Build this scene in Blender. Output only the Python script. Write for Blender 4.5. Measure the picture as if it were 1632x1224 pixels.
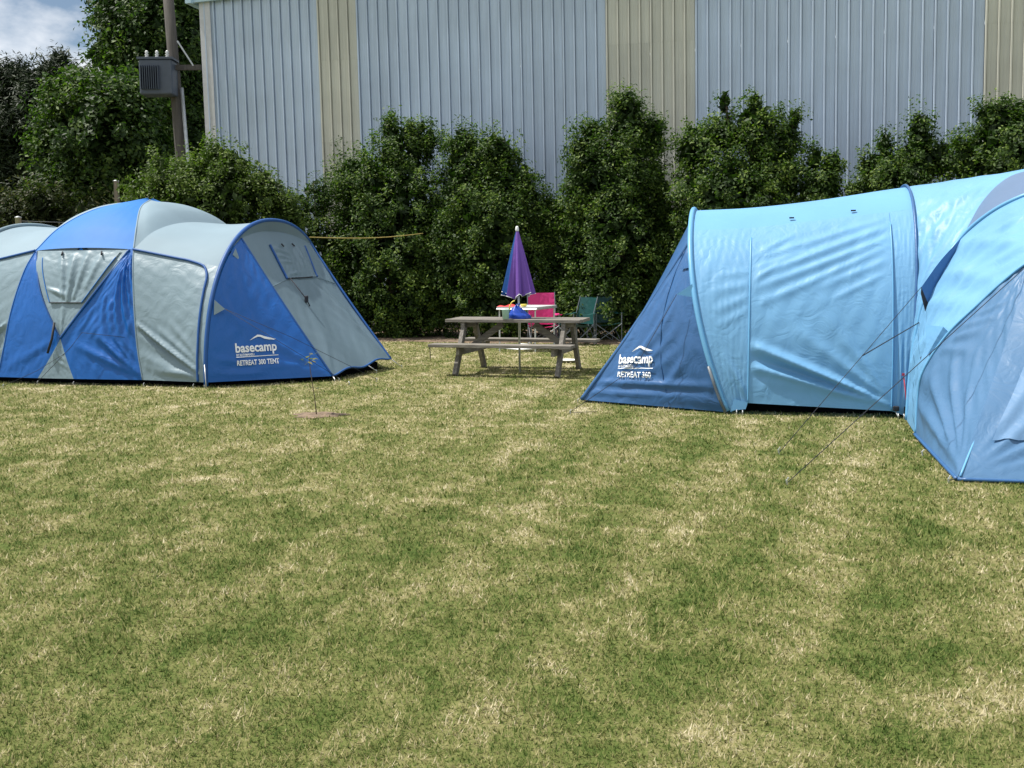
import bpy, math, random
import numpy as np
from mathutils import Vector, Matrix

# ------------------------------------------------------------------ camera, sky, sun, exposure
SC = bpy.context.scene
for o in list(bpy.data.objects):
    bpy.data.objects.remove(o)
COL = SC.collection
R = math.radians
CAM_H, F_PX, TILT, ROLL = 1.5, 1700.0, math.atan(184 / 1700.0), R(0.4)
fw = Vector((0, math.cos(TILT), -math.sin(TILT)))
u0 = Vector((0, math.sin(TILT), math.cos(TILT)))
rt = Vector((1, 0, 0)) * math.cos(ROLL) - u0 * math.sin(ROLL)
up = Vector((1, 0, 0)) * math.sin(ROLL) + u0 * math.cos(ROLL)
cam = bpy.data.cameras.new('camera')
cam.sensor_width = 36
cam.lens = 36 * F_PX / 1632
cam.clip_end = 3000
camo = bpy.data.objects.new('camera', cam)
COL.objects.link(camo)
camo.matrix_world = Matrix(((rt.x, up.x, -fw.x, 0), (rt.y, up.y, -fw.y, 0), (rt.z, up.z, -fw.z, CAM_H), (0, 0, 0, 1)))
SC.camera = camo

SUN_AZ, SUN_EL = R(-84), R(62)          # azimuth measured from +Y towards +X
sv = Vector((math.sin(SUN_AZ) * math.cos(SUN_EL), math.cos(SUN_AZ) * math.cos(SUN_EL), math.sin(SUN_EL)))
W = bpy.data.worlds.new('World')
SC.world = W
W.use_nodes = True
nt = W.node_tree
nt.nodes.clear()
out = nt.nodes.new('ShaderNodeOutputWorld')
bg = nt.nodes.new('ShaderNodeBackground')
bg.inputs[1].default_value = 0.068
sky = nt.nodes.new('ShaderNodeTexSky')
sky.sky_type = 'NISHITA'
sky.sun_disc = False
sky.sun_elevation = SUN_EL
sky.sun_rotation = SUN_AZ
sky.air_density = 1.0
sky.dust_density = 0.6
tc = nt.nodes.new('ShaderNodeTexCoord')
mp = nt.nodes.new('ShaderNodeMapping')
mp.inputs['Scale'].default_value = (1, 1, 1.7)
mp.inputs['Location'].default_value = (1.43, 3.19, 0.83)
nz = nt.nodes.new('ShaderNodeTexNoise')
nz.inputs['Scale'].default_value = 2.6
nz.inputs['Detail'].default_value = 8
nz.inputs['Roughness'].default_value = 0.55
rmp = nt.nodes.new('ShaderNodeValToRGB')
rmp.color_ramp.elements[0].position = 0.40
rmp.color_ramp.elements[1].position = 0.49
mx = nt.nodes.new('ShaderNodeMixRGB')
nz2 = nt.nodes.new('ShaderNodeTexNoise')
nz2.inputs['Scale'].default_value = 6
nz2.inputs['Detail'].default_value = 5
cr2 = nt.nodes.new('ShaderNodeValToRGB')
cr2.color_ramp.elements[0].color = (9.4, 10.2, 11.4, 1)
cr2.color_ramp.elements[1].color = (12.4, 12.6, 12.9, 1)
cr2.color_ramp.elements[0].position = 0.3
cr2.color_ramp.elements[1].position = 0.65
L = nt.links.new
L(tc.outputs['Generated'], mp.inputs[0]); L(mp.outputs[0], nz.inputs['Vector']); L(mp.outputs[0], nz2.inputs['Vector'])
L(nz.outputs[0], rmp.inputs[0]); L(nz2.outputs[0], cr2.inputs[0])
L(rmp.outputs[0], mx.inputs[0]); L(sky.outputs[0], mx.inputs[1]); L(cr2.outputs[0], mx.inputs[2])
L(mx.outputs[0], bg.inputs[0]); L(bg.outputs[0], out.inputs[0])
sun = bpy.data.lights.new('sun', 'SUN')
sun.energy = 5.0
sun.angle = R(0.53)
sun.color = (1.0, 0.96, 0.89)
suno = bpy.data.objects.new('sun', sun)
COL.objects.link(suno)
suno.rotation_euler = (-sv).to_track_quat('-Z', 'Y').to_euler()
SC.view_settings.view_transform = 'Standard'
SC.view_settings.look = 'None'
SC.view_settings.gamma = 1
SC.view_settings.exposure = 0.42
SC.cycles.max_bounces = 5
SC.cycles.diffuse_bounces = 3
SC.cycles.glossy_bounces = 2
SC.cycles.transparent_max_bounces = 8

random.seed(7)
RNG = np.random.default_rng(11)


# ------------------------------------------------------------------ helpers
def at(px, py, Y):
    """point of the place at depth Y seen at a photo position; only used to read measurements off the photo"""
    r = fw + rt * ((px - 816) / F_PX) - up * ((py - 612) / F_PX)
    return Vector((0, 0, CAM_H)) + r * (Y / r.y)


def tag(o, label=None, cat=None, group=None, kind=None):
    if label: o['label'] = label
    if cat: o['category'] = cat
    if group: o['group'] = group
    if kind: o['kind'] = kind
    return o


def empty(name, loc=(0, 0, 0), rz=0.0):
    o = bpy.data.objects.new(name, None)
    o.empty_display_size = 0.2
    COL.objects.link(o)
    o.location = loc
    o.rotation_euler = (0, 0, rz)
    return o


def link(name, me, parent=None, loc=None, rot=None):
    o = bpy.data.objects.new(name, me)
    COL.objects.link(o)
    if parent: o.parent = parent
    if loc is not None: o.location = loc
    if rot is not None: o.rotation_euler = rot
    return o


class MB:
    def __init__(self):
        self.v, self.f = [], []

    def add(self, vs, fs):
        n = len(self.v)
        self.v += [tuple(p) for p in vs]
        self.f += [tuple(i + n for i in f) for f in fs]
        return self

    def box(self, c, s, M=None):
        x, y, z = s[0] / 2, s[1] / 2, s[2] / 2
        vs = [Vector((i * x, j * y, k * z)) for k in (-1, 1) for j in (-1, 1) for i in (-1, 1)]
        if M is not None: vs = [M @ p for p in vs]
        vs = [p + Vector(c) for p in vs]
        return self.add(vs, [(0, 2, 3, 1), (4, 5, 7, 6), (0, 1, 5, 4), (2, 6, 7, 3), (0, 4, 6, 2), (1, 3, 7, 5)])

    def beam(self, a, b, w, h, upv=(0, 0, 1)):
        """box from a to b, w across, h along upv"""
        a, b = Vector(a), Vector(b)
        d = (b - a).normalized()
        x = d.cross(Vector(upv)).normalized()
        z = x.cross(d).normalized()
        M = Matrix((x, d, z)).transposed()
        return self.box((a + b) / 2, (w, (b - a).length, h), M)

    def tube(self, pts, r, n=8, cap=True):
        pts = [Vector(p) for p in pts]
        rs = r if isinstance(r, (list, tuple)) else [r] * len(pts)
        ref = Vector((0.31, 0.22, 0.93))
        base = len(self.v)
        for i, p in enumerate(pts):
            t = (pts[min(i + 1, len(pts) - 1)] - pts[max(i - 1, 0)]).normalized()
            if abs(t.dot(ref)) > 0.97: ref = Vector((0.9, 0.3, 0.1))
            a = t.cross(ref).normalized()
            b = t.cross(a)
            for k in range(n):
                an = 2 * math.pi * k / n
                self.v.append(tuple(p + (a * math.cos(an) + b * math.sin(an)) * rs[i]))
        for i in range(len(pts) - 1):
            for k in range(n):
                k2 = (k + 1) % n
                self.f.append((base + i * n + k, base + i * n + k2, base + (i + 1) * n + k2, base + (i + 1) * n + k))
        if cap:
            self.f.append(tuple(base + k for k in range(n))[::-1])
            self.f.append(tuple(base + (len(pts) - 1) * n + k for k in range(n)))
        return self

    def lathe(self, prof, n=16, c=(0, 0, 0)):
        base = len(self.v)
        for r, z in prof:
            for k in range(n):
                a = 2 * math.pi * k / n
                self.v.append((c[0] + r * math.cos(a), c[1] + r * math.sin(a), c[2] + z))
        for i in range(len(prof) - 1):
            for k in range(n):
                k2 = (k + 1) % n
                self.f.append((base + i * n + k, base + i * n + k2, base + (i + 1) * n + k2, base + (i + 1) * n + k))
        self.f.append(tuple(base + (len(prof) - 1) * n + k for k in range(n)))
        self.f.append(tuple(base + k for k in range(n))[::-1])
        return self

    def build(self, name, mat, parent=None, smooth=False, bevel=0.0, loc=None, rot=None):
        me = bpy.data.meshes.new(name)
        me.from_pydata(self.v, [], self.f)
        me.validate()
        if smooth: me.shade_smooth()
        me.materials.append(mat)
        o = link(name, me, parent, loc, rot)
        if bevel:
            m = o.modifiers.new('bevel', 'BEVEL')
            m.width = bevel
            m.segments = 2
            m.limit_method = 'ANGLE'
        return o


def np_mesh(name, verts, nper, faces_per, mat, attrs=None, smooth=False):
    """verts (N*nper,3); faces_per = list of tuples inside one piece (all the same length)"""
    N = len(verts) // nper
    k = len(faces_per[0])
    fp = np.array(faces_per, dtype=np.int32)
    idx = (fp[None] + (np.arange(N, dtype=np.int32) * nper)[:, None, None]).reshape(-1)
    nf = N * len(faces_per)
    me = bpy.data.meshes.new(name)
    me.vertices.add(len(verts))
    me.vertices.foreach_set('co', np.ascontiguousarray(verts, dtype=np.float32).ravel())
    me.loops.add(nf * k)
    me.loops.foreach_set('vertex_index', idx)
    me.polygons.add(nf)
    me.polygons.foreach_set('loop_start', np.arange(0, nf * k, k, dtype=np.int32))
    me.update(calc_edges=True)
    for an, av in (attrs or {}).items():
        a = me.attributes.new(an, 'FLOAT', 'POINT')
        a.data.foreach_set('value', np.ascontiguousarray(av, dtype=np.float32))
    me.materials.append(mat)
    return me


# ------------------------------------------------------------------ materials
class NT:
    def __init__(self, name):
        self.m = bpy.data.materials.new(name)
        self.m.use_nodes = True
        self.t = self.m.node_tree
        self.t.nodes.clear()
        self.out = self.t.nodes.new('ShaderNodeOutputMaterial')

    def n(self, typ, **kw):
        nd = self.t.nodes.new('ShaderNode' + typ)
        for k, v in kw.items():
            if k.startswith('_'):
                setattr(nd, k[1:], v)
            else:
                key = k.replace('__', ' ')
                s = nd.inputs[int(key[1:])] if key[0] == 'i' and key[1:].isdigit() else nd.inputs[key]
                if hasattr(v, 'is_output') or isinstance(v, bpy.types.NodeSocket):
                    self.t.links.new(v, s)
                else:
                    s.default_value = v
        return nd

    def ramp(self, fac, stops, interp='LINEAR'):
        nd = self.n('ValToRGB', i0=fac)
        cr = nd.color_ramp
        cr.interpolation = interp
        while len(cr.elements) < len(stops): cr.elements.new(0.5)
        for e, (p, c) in zip(cr.elements, stops):
            e.position = p
            e.color = tuple(c) + (1,) if len(c) == 3 else c
        return nd.outputs[0]

    def noise(self, vec, scale, detail=4, rough=0.5, dist=0.0):
        return self.n('TexNoise', Vector=vec, Scale=scale, Detail=detail, Roughness=rough, Distortion=dist).outputs[0]

    def mix(self, f, a, b, bt='MIX'):
        nd = self.n('MixRGB', _blend_type=bt)
        for s, v in zip(nd.inputs, (f, a, b)):
            if isinstance(v, bpy.types.NodeSocket): self.t.links.new(v, s)
            else: s.default_value = v if not isinstance(v, tuple) or len(v) == 4 else v + (1,)
        return nd.outputs[0]

    def math(self, op, a, b=0.0, c=0.0):
        nd = self.n('Math', _operation=op)
        for s, v in zip(nd.inputs, (a, b, c)):
            if isinstance(v, bpy.types.NodeSocket): self.t.links.new(v, s)
            else: s.default_value = v
        return nd.outputs[0]

    def mapping(self, vec, scale=(1, 1, 1), rot=(0, 0, 0), loc=(0, 0, 0)):
        return self.n('Mapping', Vector=vec, Scale=scale, Rotation=rot, Location=loc).outputs[0]

    def done(self, sh):
        self.t.links.new(sh, self.out.inputs[0])
        return self.m


def c3(r, g, b):
    """sRGB 0-255 -> linear"""
    f = lambda c: (c / 255 / 12.92) if c / 255 <= 0.04045 else ((c / 255 + 0.055) / 1.055) ** 2.4
    return (f(r), f(g), f(b))


def simple(name, col, rough=0.5, metal=0.0, var=0.12, scale=8.0, bump=0.0, bscale=40.0, spec=0.5, stretch=(1, 1, 1)):
    t = NT(name)
    co = t.n('TexCoord').outputs['Object']
    co = t.mapping(co, stretch)
    nzv = t.noise(co, scale, 5, 0.6)
    a = tuple(c * (1 - var) for c in col)
    b = tuple(min(1, c * (1 + var)) for c in col)
    colr = t.ramp(nzv, [(0.3, a), (0.7, b)])
    p = t.n('BsdfPrincipled', Roughness=rough, Metallic=metal, Base__Color=colr)
    p.inputs['Specular IOR Level'].default_value = spec
    if bump:
        bn = t.n('Bump', Strength=bump, Distance=0.02, Height=t.noise(co, bscale, 4))
        t.t.links.new(bn.outputs[0], p.inputs['Normal'])
    return t.done(p.outputs[0])


def cloth(name, col, transl=0.25, rough=0.42, spec=0.45, bump=0.25, tcol=None, wr=(1, 1, 1)):
    t = NT(name)
    co = t.n('TexCoord').outputs['Object']
    big = t.noise(co, 1.3, 3)
    colr = t.ramp(big, [(0.3, tuple(c * 0.93 for c in col)), (0.7, tuple(min(1, c * 1.05) for c in col))])
    v = t.mapping(co, wr)
    n1 = t.noise(v, 4.2, 4, 0.5, 1.3)
    n1 = t.math('ABSOLUTE', t.math('SUBTRACT', n1, 0.5))
    n2 = t.n('TexVoronoi', _feature='SMOOTH_F1', Vector=t.mapping(co, (1.2, 1.2, 2.6), (0.3, 0.5, 0.2)), Scale=6.0).outputs[0]
    h = t.math('ADD', t.math('MULTIPLY', n1, 0.9), t.math('MULTIPLY', n2, 0.02))
    bn = t.n('Bump', Strength=bump, Distance=0.05, Height=h).outputs[0]
    p = t.n('BsdfPrincipled', Roughness=rough, Base__Color=colr, Normal=bn)
    p.inputs['Specular IOR Level'].default_value = spec
    tr = t.n('BsdfTranslucent', Color=(tuple(tcol or col) + (1,)), Normal=bn)
    ms = t.n('MixShader', i0=transl)
    t.t.links.new(p.outputs[0], ms.inputs[1])
    t.t.links.new(tr.outputs[0], ms.inputs[2])
    return t.done(ms.outputs[0])


def leafmat(name, dark, light, tip, rough=0.55, transl=0.32):
    t = NT(name)
    rnd = t.n('Attribute', _attribute_name='rnd').outputs['Fac']
    pos = t.n('NewGeometry').outputs['Position']
    big = t.noise(pos, 1.1, 2)
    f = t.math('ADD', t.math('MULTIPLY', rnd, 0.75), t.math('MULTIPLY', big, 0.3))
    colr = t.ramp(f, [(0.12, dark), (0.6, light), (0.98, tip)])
    p = t.n('BsdfPrincipled', Roughness=rough, Base__Color=colr)
    p.inputs['Specular IOR Level'].default_value = 0.25
    tc_ = t.mix(1.0, colr, (1.1, 1.5, 0.5), 'MULTIPLY')
    tr = t.n('BsdfTranslucent', Color=tc_)
    ms = t.n('MixShader', i0=transl)
    t.t.links.new(p.outputs[0], ms.inputs[1])
    t.t.links.new(tr.outputs[0], ms.inputs[2])
    return t.done(ms.outputs[0])


def grass_colour(t, pos, rnd=None):
    """dry, mown lawn: straw patches, greener drifts and curved mower passes, all in world metres"""
    w = t.mapping(pos, (1, 1, 0))
    n_big = t.noise(t.mapping(w, (0.75, 1.0, 1), (0, 0, 0.5)), 1.1, 5, 0.62, 0.9)
    n_mid = t.noise(t.mapping(w, (1.15, 0.65, 1), (0, 0, 0.45)), 4.2, 6, 0.66, 0.8)
    n_fine = t.noise(w, 24.0, 5, 0.7)
    sx, sy = t.n('SeparateXYZ', i0=w).outputs[:2]
    across = t.math('SUBTRACT', t.math('MULTIPLY', sx, 0.89), t.math('MULTIPLY', sy, 0.46))
    across = t.math('ADD', across, t.math('MULTIPLY', t.math('MULTIPLY', sy, sy), 0.010))
    wob = t.math('ADD', across, t.math('MULTIPLY', n_big, 0.28))
    stripe = t.math('SINE', t.math('MULTIPLY', wob, 7.6))
    mask = t.n('MapRange', Value=sx, From__Min=-1.2, From__Max=0.5, To__Min=0.25, To__Max=1.0).outputs[0]
    stripe = t.math('MULTIPLY', stripe, mask)
    row = t.math('SINE', t.math('ADD', t.math('MULTIPLY', sy, 5.2), t.math('ADD', t.math('MULTIPLY', sx, 0.9), t.math('MULTIPLY', n_big, 5.0))))
    stripe = t.math('ADD', stripe, t.math('MULTIPLY', row, 0.10))
    n_mid = t.n('MapRange', Value=n_mid, From__Min=0.30, From__Max=0.70, To__Min=0.12, To__Max=0.88, _interpolation_type='SMOOTHSTEP').outputs[0]
    f = t.math('ADD', t.math('MULTIPLY', n_big, 0.36), t.math('MULTIPLY', n_mid, 0.27))
    f = t.math('ADD', t.math('ADD', f, 0.195), t.math('MULTIPLY', n_fine, 0.42))
    pale = t.n('MapRange', Value=t.noise(t.mapping(w, (0.8, 1, 1), (0, 0, 0.9), (4.1, 2.3, 0)), 1.5, 4, 0.6, 0.5), From__Min=0.57, From__Max=0.74, To__Min=0.0, To__Max=0.15, _interpolation_type='SMOOTHSTEP').outputs[0]
    f = t.math('ADD', f, pale)
    f = t.math('ADD', f, t.math('MULTIPLY', stripe, 0.052))
    if rnd is not None:
        f = t.math('ADD', f, t.math('MULTIPLY', t.math('SUBTRACT', rnd, 0.5), 0.42))
    yy = t.n('SeparateXYZ', i0=pos).outputs[1]
    far = t.n('MapRange', Value=yy, From__Min=4.0, From__Max=14.0, To__Min=-0.035, To__Max=0.045).outputs[0]
    f = t.math('ADD', f, far)
    return f


GR_STOPS = [(0.44, (0.036, 0.068, 0.012)), (0.60, (0.098, 0.140, 0.031)), (0.74, (0.190, 0.201, 0.066)), (0.86, (0.325, 0.290, 0.136)), (1.0, (0.62, 0.55, 0.38))]


def mat_lawn():
    t = NT('lawn_ground')
    pos = t.n('NewGeometry').outputs['Position']
    f = t.math('ADD', grass_colour(t, pos), 0.03)
    col = t.ramp(f, [(p, tuple(x * 0.74 for x in c)) for p, c in GR_STOPS])
    h = t.noise(pos, 60, 3, 0.7)
    bn = t.n('Bump', Strength=0.7, Distance=0.02, Height=h).outputs[0]
    p = t.n('BsdfPrincipled', Roughness=0.9, Base__Color=col, Normal=bn)
    p.inputs['Specular IOR Level'].default_value = 0.1
    return t.done(p.outputs[0])


def mat_grass():
    t = NT('grass_blades')
    pos = t.n('NewGeometry').outputs['Position']
    rnd = t.n('Attribute', _attribute_name='rnd').outputs['Fac']
    f = grass_colour(t, pos, rnd)
    col = t.ramp(f, GR_STOPS)
    p = t.n('BsdfPrincipled', Roughness=0.7, Base__Color=col)
    p.inputs['Specular IOR Level'].default_value = 0.08
    tr = t.n('BsdfTranslucent', Color=col)
    ms = t.n('MixShader', i0=0.25)
    t.t.links.new(p.outputs[0], ms.inputs[1])
    t.t.links.new(tr.outputs[0], ms.inputs[2])
    return t.done(ms.outputs[0])


def mat_wood(name='weathered_wood', grain=(1.2, 14, 14)):
    t = NT(name)
    co = t.n('TexCoord').outputs['Object']
    oi = t.n('ObjectInfo').outputs['Random']
    v = t.n('VectorMath', _operation='ADD', i0=t.mapping(co, grain), i1=t.n('CombineXYZ', X=t.math('MULTIPLY', oi, 31.0), Y=t.math('MULTIPLY', oi, 17.0)).outputs[0]).outputs[0]
    g = t.noise(v, 4.0, 8, 0.65, 0.4)
    col = t.ramp(g, [(0.25, (0.075, 0.066, 0.055)), (0.5, (0.175, 0.158, 0.135)), (0.75, (0.33, 0.305, 0.265))])
    stain = t.noise(co, 2.5, 3)
    col = t.mix(t.ramp(stain, [(0.55, (0, 0, 0)), (0.75, (0.5, 0.5, 0.5))]), col, (0.13, 0.12, 0.085))
    bn = t.n('Bump', Strength=0.5, Distance=0.01, Height=g).outputs[0]
    return t.done(t.n('BsdfPrincipled', Roughness=0.85, Base__Color=col, Normal=bn).outputs[0])


def mat_sheet(name, base, var, metal, rough):
    t = NT(name)
    co = t.n('TexCoord').outputs['Object']
    oi = t.n('ObjectInfo').outputs['Random']
    v = t.n('VectorMath', _operation='ADD', i0=co, i1=t.n('CombineXYZ', X=t.math('MULTIPLY', oi, 50.0)).outputs[0]).outputs[0]
    streak = t.noise(t.mapping(v, (9, 9, 0.25)), 2.0, 5, 0.6)
    blot = t.noise(v, 0.8, 4, 0.6)
    f = t.math('ADD', t.math('MULTIPLY', streak, 0.6), t.math('MULTIPLY', blot, 0.5))
    f = t.math('ADD', f, t.math('MULTIPLY', oi, 0.12))
    a = tuple(c * (1 - var) for c in base)
    b = tuple(min(1, c * (1 + var)) for c in base)
    col = t.ramp(f, [(0.38, a), (0.75, b)])
    p = t.n('BsdfPrincipled', Roughness=rough, Metallic=metal, Base__Color=col)
    return t.done(p.outputs[0])


M = {}
M['lawn'] = mat_lawn()
M['grass'] = mat_grass()
M['wood'] = mat_wood()
M['wood_z'] = mat_wood('weathered_post_wood', (14, 10, 1.2))
M['wood_y'] = mat_wood('weathered_beam_wood', (14, 1.2, 14))
M['soil'] = simple('bare_soil', (0.17, 0.12, 0.08), 0.95, var=0.45, scale=9, bump=0.8, bscale=30)
M['steel'] = mat_sheet('blue_grey_steel', (0.42, 0.505, 0.61), 0.13, 0.0, 0.45)
M['fibre'] = mat_sheet('aged_fibreglass', (0.48, 0.48, 0.412), 0.14, 0.0, 0.6)
M['flash'] = simple('pale_flashing', (0.52, 0.53, 0.54), 0.5, var=0.08)
M['gutter'] = simple('pale_blue_gutter', (0.42, 0.58, 0.66), 0.45, var=0.06)
M['bark'] = simple('bark', (0.10, 0.075, 0.052), 0.95, var=0.4, scale=14, bump=0.9, bscale=25, stretch=(1, 1, 0.3))
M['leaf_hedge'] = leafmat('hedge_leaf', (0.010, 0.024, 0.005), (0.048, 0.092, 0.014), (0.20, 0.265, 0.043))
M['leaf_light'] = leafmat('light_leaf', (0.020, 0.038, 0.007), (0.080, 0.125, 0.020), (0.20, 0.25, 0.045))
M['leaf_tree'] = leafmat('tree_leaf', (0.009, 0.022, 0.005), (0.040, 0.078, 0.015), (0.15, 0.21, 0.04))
M['leaf_pine'] = leafmat('pine_leaf', (0.005, 0.012, 0.004), (0.014, 0.028, 0.008), (0.040, 0.062, 0.016), transl=0.1)
M['leaf_under'] = leafmat('undergrowth_leaf', (0.012, 0.020, 0.005), (0.035, 0.050, 0.014), (0.10, 0.085, 0.035))
M['pole'] = simple('grey_timber_pole', (0.075, 0.068, 0.062), 0.9, var=0.3, scale=6, bump=0.5, stretch=(4, 4, 0.3))
M['xform'] = simple('transformer_paint', (0.055, 0.070, 0.098), 0.5, var=0.1)
M['porcelain'] = simple('porcelain', (0.55, 0.56, 0.55), 0.3, var=0.05)
M['galv'] = simple('galvanised_pipe', (0.42, 0.44, 0.45), 0.45, metal=0.6, var=0.15)
M['blue'] = cloth('royal_blue_fabric', (0.007, 0.125, 0.47), 0.2, 0.40, 0.5)
M['bluetop'] = cloth('sky_blue_roof_fabric', (0.032, 0.185, 0.53), 0.15, 0.62, 0.3, 0.05)
M['gray'] = cloth('silver_grey_fabric', (0.215, 0.298, 0.345), 0.12, 0.45, 0.4)
M['graytop'] = cloth('silver_grey_roof_fabric', (0.218, 0.300, 0.352), 0.10, 0.62, 0.3, 0.04)
M['grayshade'] = cloth('shaded_grey_fabric', (0.160, 0.235, 0.285), 0.12, 0.45, 0.4, 0.10)  # silver grey with the porch side's shade put into its colour
M['pipe'] = cloth('blue_piping', (0.012, 0.080, 0.28), 0.05, 0.5, 0.4, 0.05)
M['lblue'] = cloth('light_blue_fabric', (0.190, 0.430, 0.69), 0.24, 0.46, 0.40, 0.30)
M['lbluetop'] = cloth('light_blue_roof_fabric', (0.185, 0.435, 0.72), 0.24, 0.55, 0.3, 0.05)
M['lpipe'] = cloth('light_blue_sleeve', (0.13, 0.36, 0.60), 0.05, 0.4, 0.5, 0.05)
M['navy'] = cloth('slate_blue_fabric', (0.040, 0.125, 0.30), 0.12, 0.36, 0.5, 0.3)
M['porchb'] = cloth('dusty_blue_fabric', (0.082, 0.185, 0.335), 0.18, 0.46, 0.4, 0.30)
M['porchw'] = cloth('pale_window_blind', (0.135, 0.255, 0.425), 0.18, 0.46, 0.4, 0.25)
M['greyfan'] = cloth('grey_violet_fabric', (0.125, 0.195, 0.32), 0.18, 0.45, 0.45, 0.06)
M['dark'] = simple('black_webbing', (0.012, 0.014, 0.02), 0.7)
M['gap_shade'] = simple('gap_shade_black', (0.003, 0.0035, 0.005), 0.9, spec=0.1)  # black standing in for the shade under the tent edges
M['rope'] = simple('dark_guy_rope', (0.015, 0.018, 0.028), 0.8)
M['yrope'] = simple('yellow_rope', (0.42, 0.33, 0.10), 0.8)
M['rrope'] = simple('red_cord', (0.35, 0.03, 0.05), 0.7)
M['peg'] = simple('steel_peg', (0.55, 0.56, 0.56), 0.4, metal=0.5)
M['print'] = simple('white_print', (0.80, 0.82, 0.84), 0.6, var=0.03)
M['fpole'] = simple('grey_fibreglass_pole', (0.12, 0.14, 0.16), 0.4)
M['purple'] = cloth('purple_fabric', (0.19, 0.09, 0.40), 0.15, 0.6, 0.25, 0.2)
M['umblue'] = cloth('umbrella_blue_fabric', (0.012, 0.070, 0.26), 0.15, 0.6, 0.25, 0.2)
M['white'] = simple('white_plastic', (0.75, 0.75, 0.74), 0.4, var=0.04)
M['alu'] = simple('aluminium_tube', (0.58, 0.60, 0.61), 0.35, metal=0.5, var=0.06)
M['ttop'] = simple('grey_table_top', (0.48, 0.50, 0.50), 0.5, var=0.08)
M['pink'] = cloth('pink_nylon', (0.62, 0.035, 0.20), 0.15, 0.5, 0.4, 0.35)
M['teal'] = cloth('dark_teal_nylon', (0.006, 0.055, 0.053), 0.08, 0.5, 0.4, 0.35)
M['bagblue'] = cloth('bright_blue_nylon', (0.008, 0.06, 0.42), 0.08, 0.4, 0.5, 0.35)
M['mint'] = simple('mint_plastic', (0.40, 0.62, 0.50), 0.4, var=0.05)
M['yellow'] = simple('yellow_plastic', (0.72, 0.60, 0.10), 0.4, var=0.05)
M['red'] = simple('red_cloth', (0.50, 0.03, 0.03), 0.7, var=0.2)
M['sapleaf'] = leafmat('sapling_leaf', (0.05, 0.07, 0.02), (0.14, 0.15, 0.04), (0.30, 0.24, 0.09))

# ------------------------------------------------------------------ ground
rs = [0, 3, 6, 9, 12, 16, 20, 26, 34, 50, 90, 200, 600, 1500]
mb = MB()
NS = 48
for r in rs[1:]:
    for k in range(NS):
        a = 2 * math.pi * k / NS
        mb.v.append((r * math.cos(a), r * math.sin(a) + 8, 0.0))
mb.v.append((0, 8, 0))
ci = len(mb.v) - 1
for k in range(NS): mb.f.append((ci, k, (k + 1) % NS))
for i in range(len(rs) - 2):
    for k in range(NS):
        k2 = (k + 1) % NS
        mb.f.append((i * NS + k, (i + 1) * NS + k, (i + 1) * NS + k2, i * NS + k2))
tag(mb.build('lawn', M['lawn']), kind='structure')


def hedge_front(x): return 21.9 - 0.24 * x


# soil strip under the hedge
mb = MB()
xs = np.linspace(-16, 16, 81)
for x in xs:
    j = 0.16 * math.sin(x * 2.3) + 0.1 * math.sin(x * 5.1 + 1)
    mb.v += [(x, hedge_front(x) - 0.35 + j, 0.004), (x, hedge_front(x) - 0.1 + j, 0.03 + 0.01 * math.sin(x * 7)), (x, hedge_front(x) + 4.2, 0.05)]
for i in range(len(xs) - 1):
    for k in range(2):
        mb.f.append((i * 3 + k, i * 3 + 3 + k, i * 3 + 4 + k, i * 3 + 1 + k))
tag(mb.build('soil_bed', M['soil'], smooth=True), kind='structure')
# bare patch round the sapling
mb = MB()
SAP = Vector((-2.03, 10.97, 0))
n = 30
for i, r in enumerate((1.0, 0.55, 0.15)):
    for k in range(n):
        a = 2 * math.pi * k / n
        j = 1 + (0.16 * math.sin(3 * a + 1) + 0.12 * math.sin(7 * a) + 0.07 * math.sin(11 * a + 2)) * (i == 0)
        mb.v.append((SAP.x + 0.02 + 0.27 * r * j * math.cos(a), SAP.y + 0.22 * r * j * math.sin(a), (0.004, 0.018, 0.010)[i] + 0.006 * math.sin(5 * a + i) * (i > 0)))
for i in range(2):
    for k in range(n):
        k2 = (k + 1) % n
        mb.f.append((i * n + k, i * n + k2, (i + 1) * n + k2, (i + 1) * n + k))
mb.f.append(tuple(2 * n + k for k in range(n)))
tag(mb.build('soil_patch', M['soil'], smooth=True), kind='structure')


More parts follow.
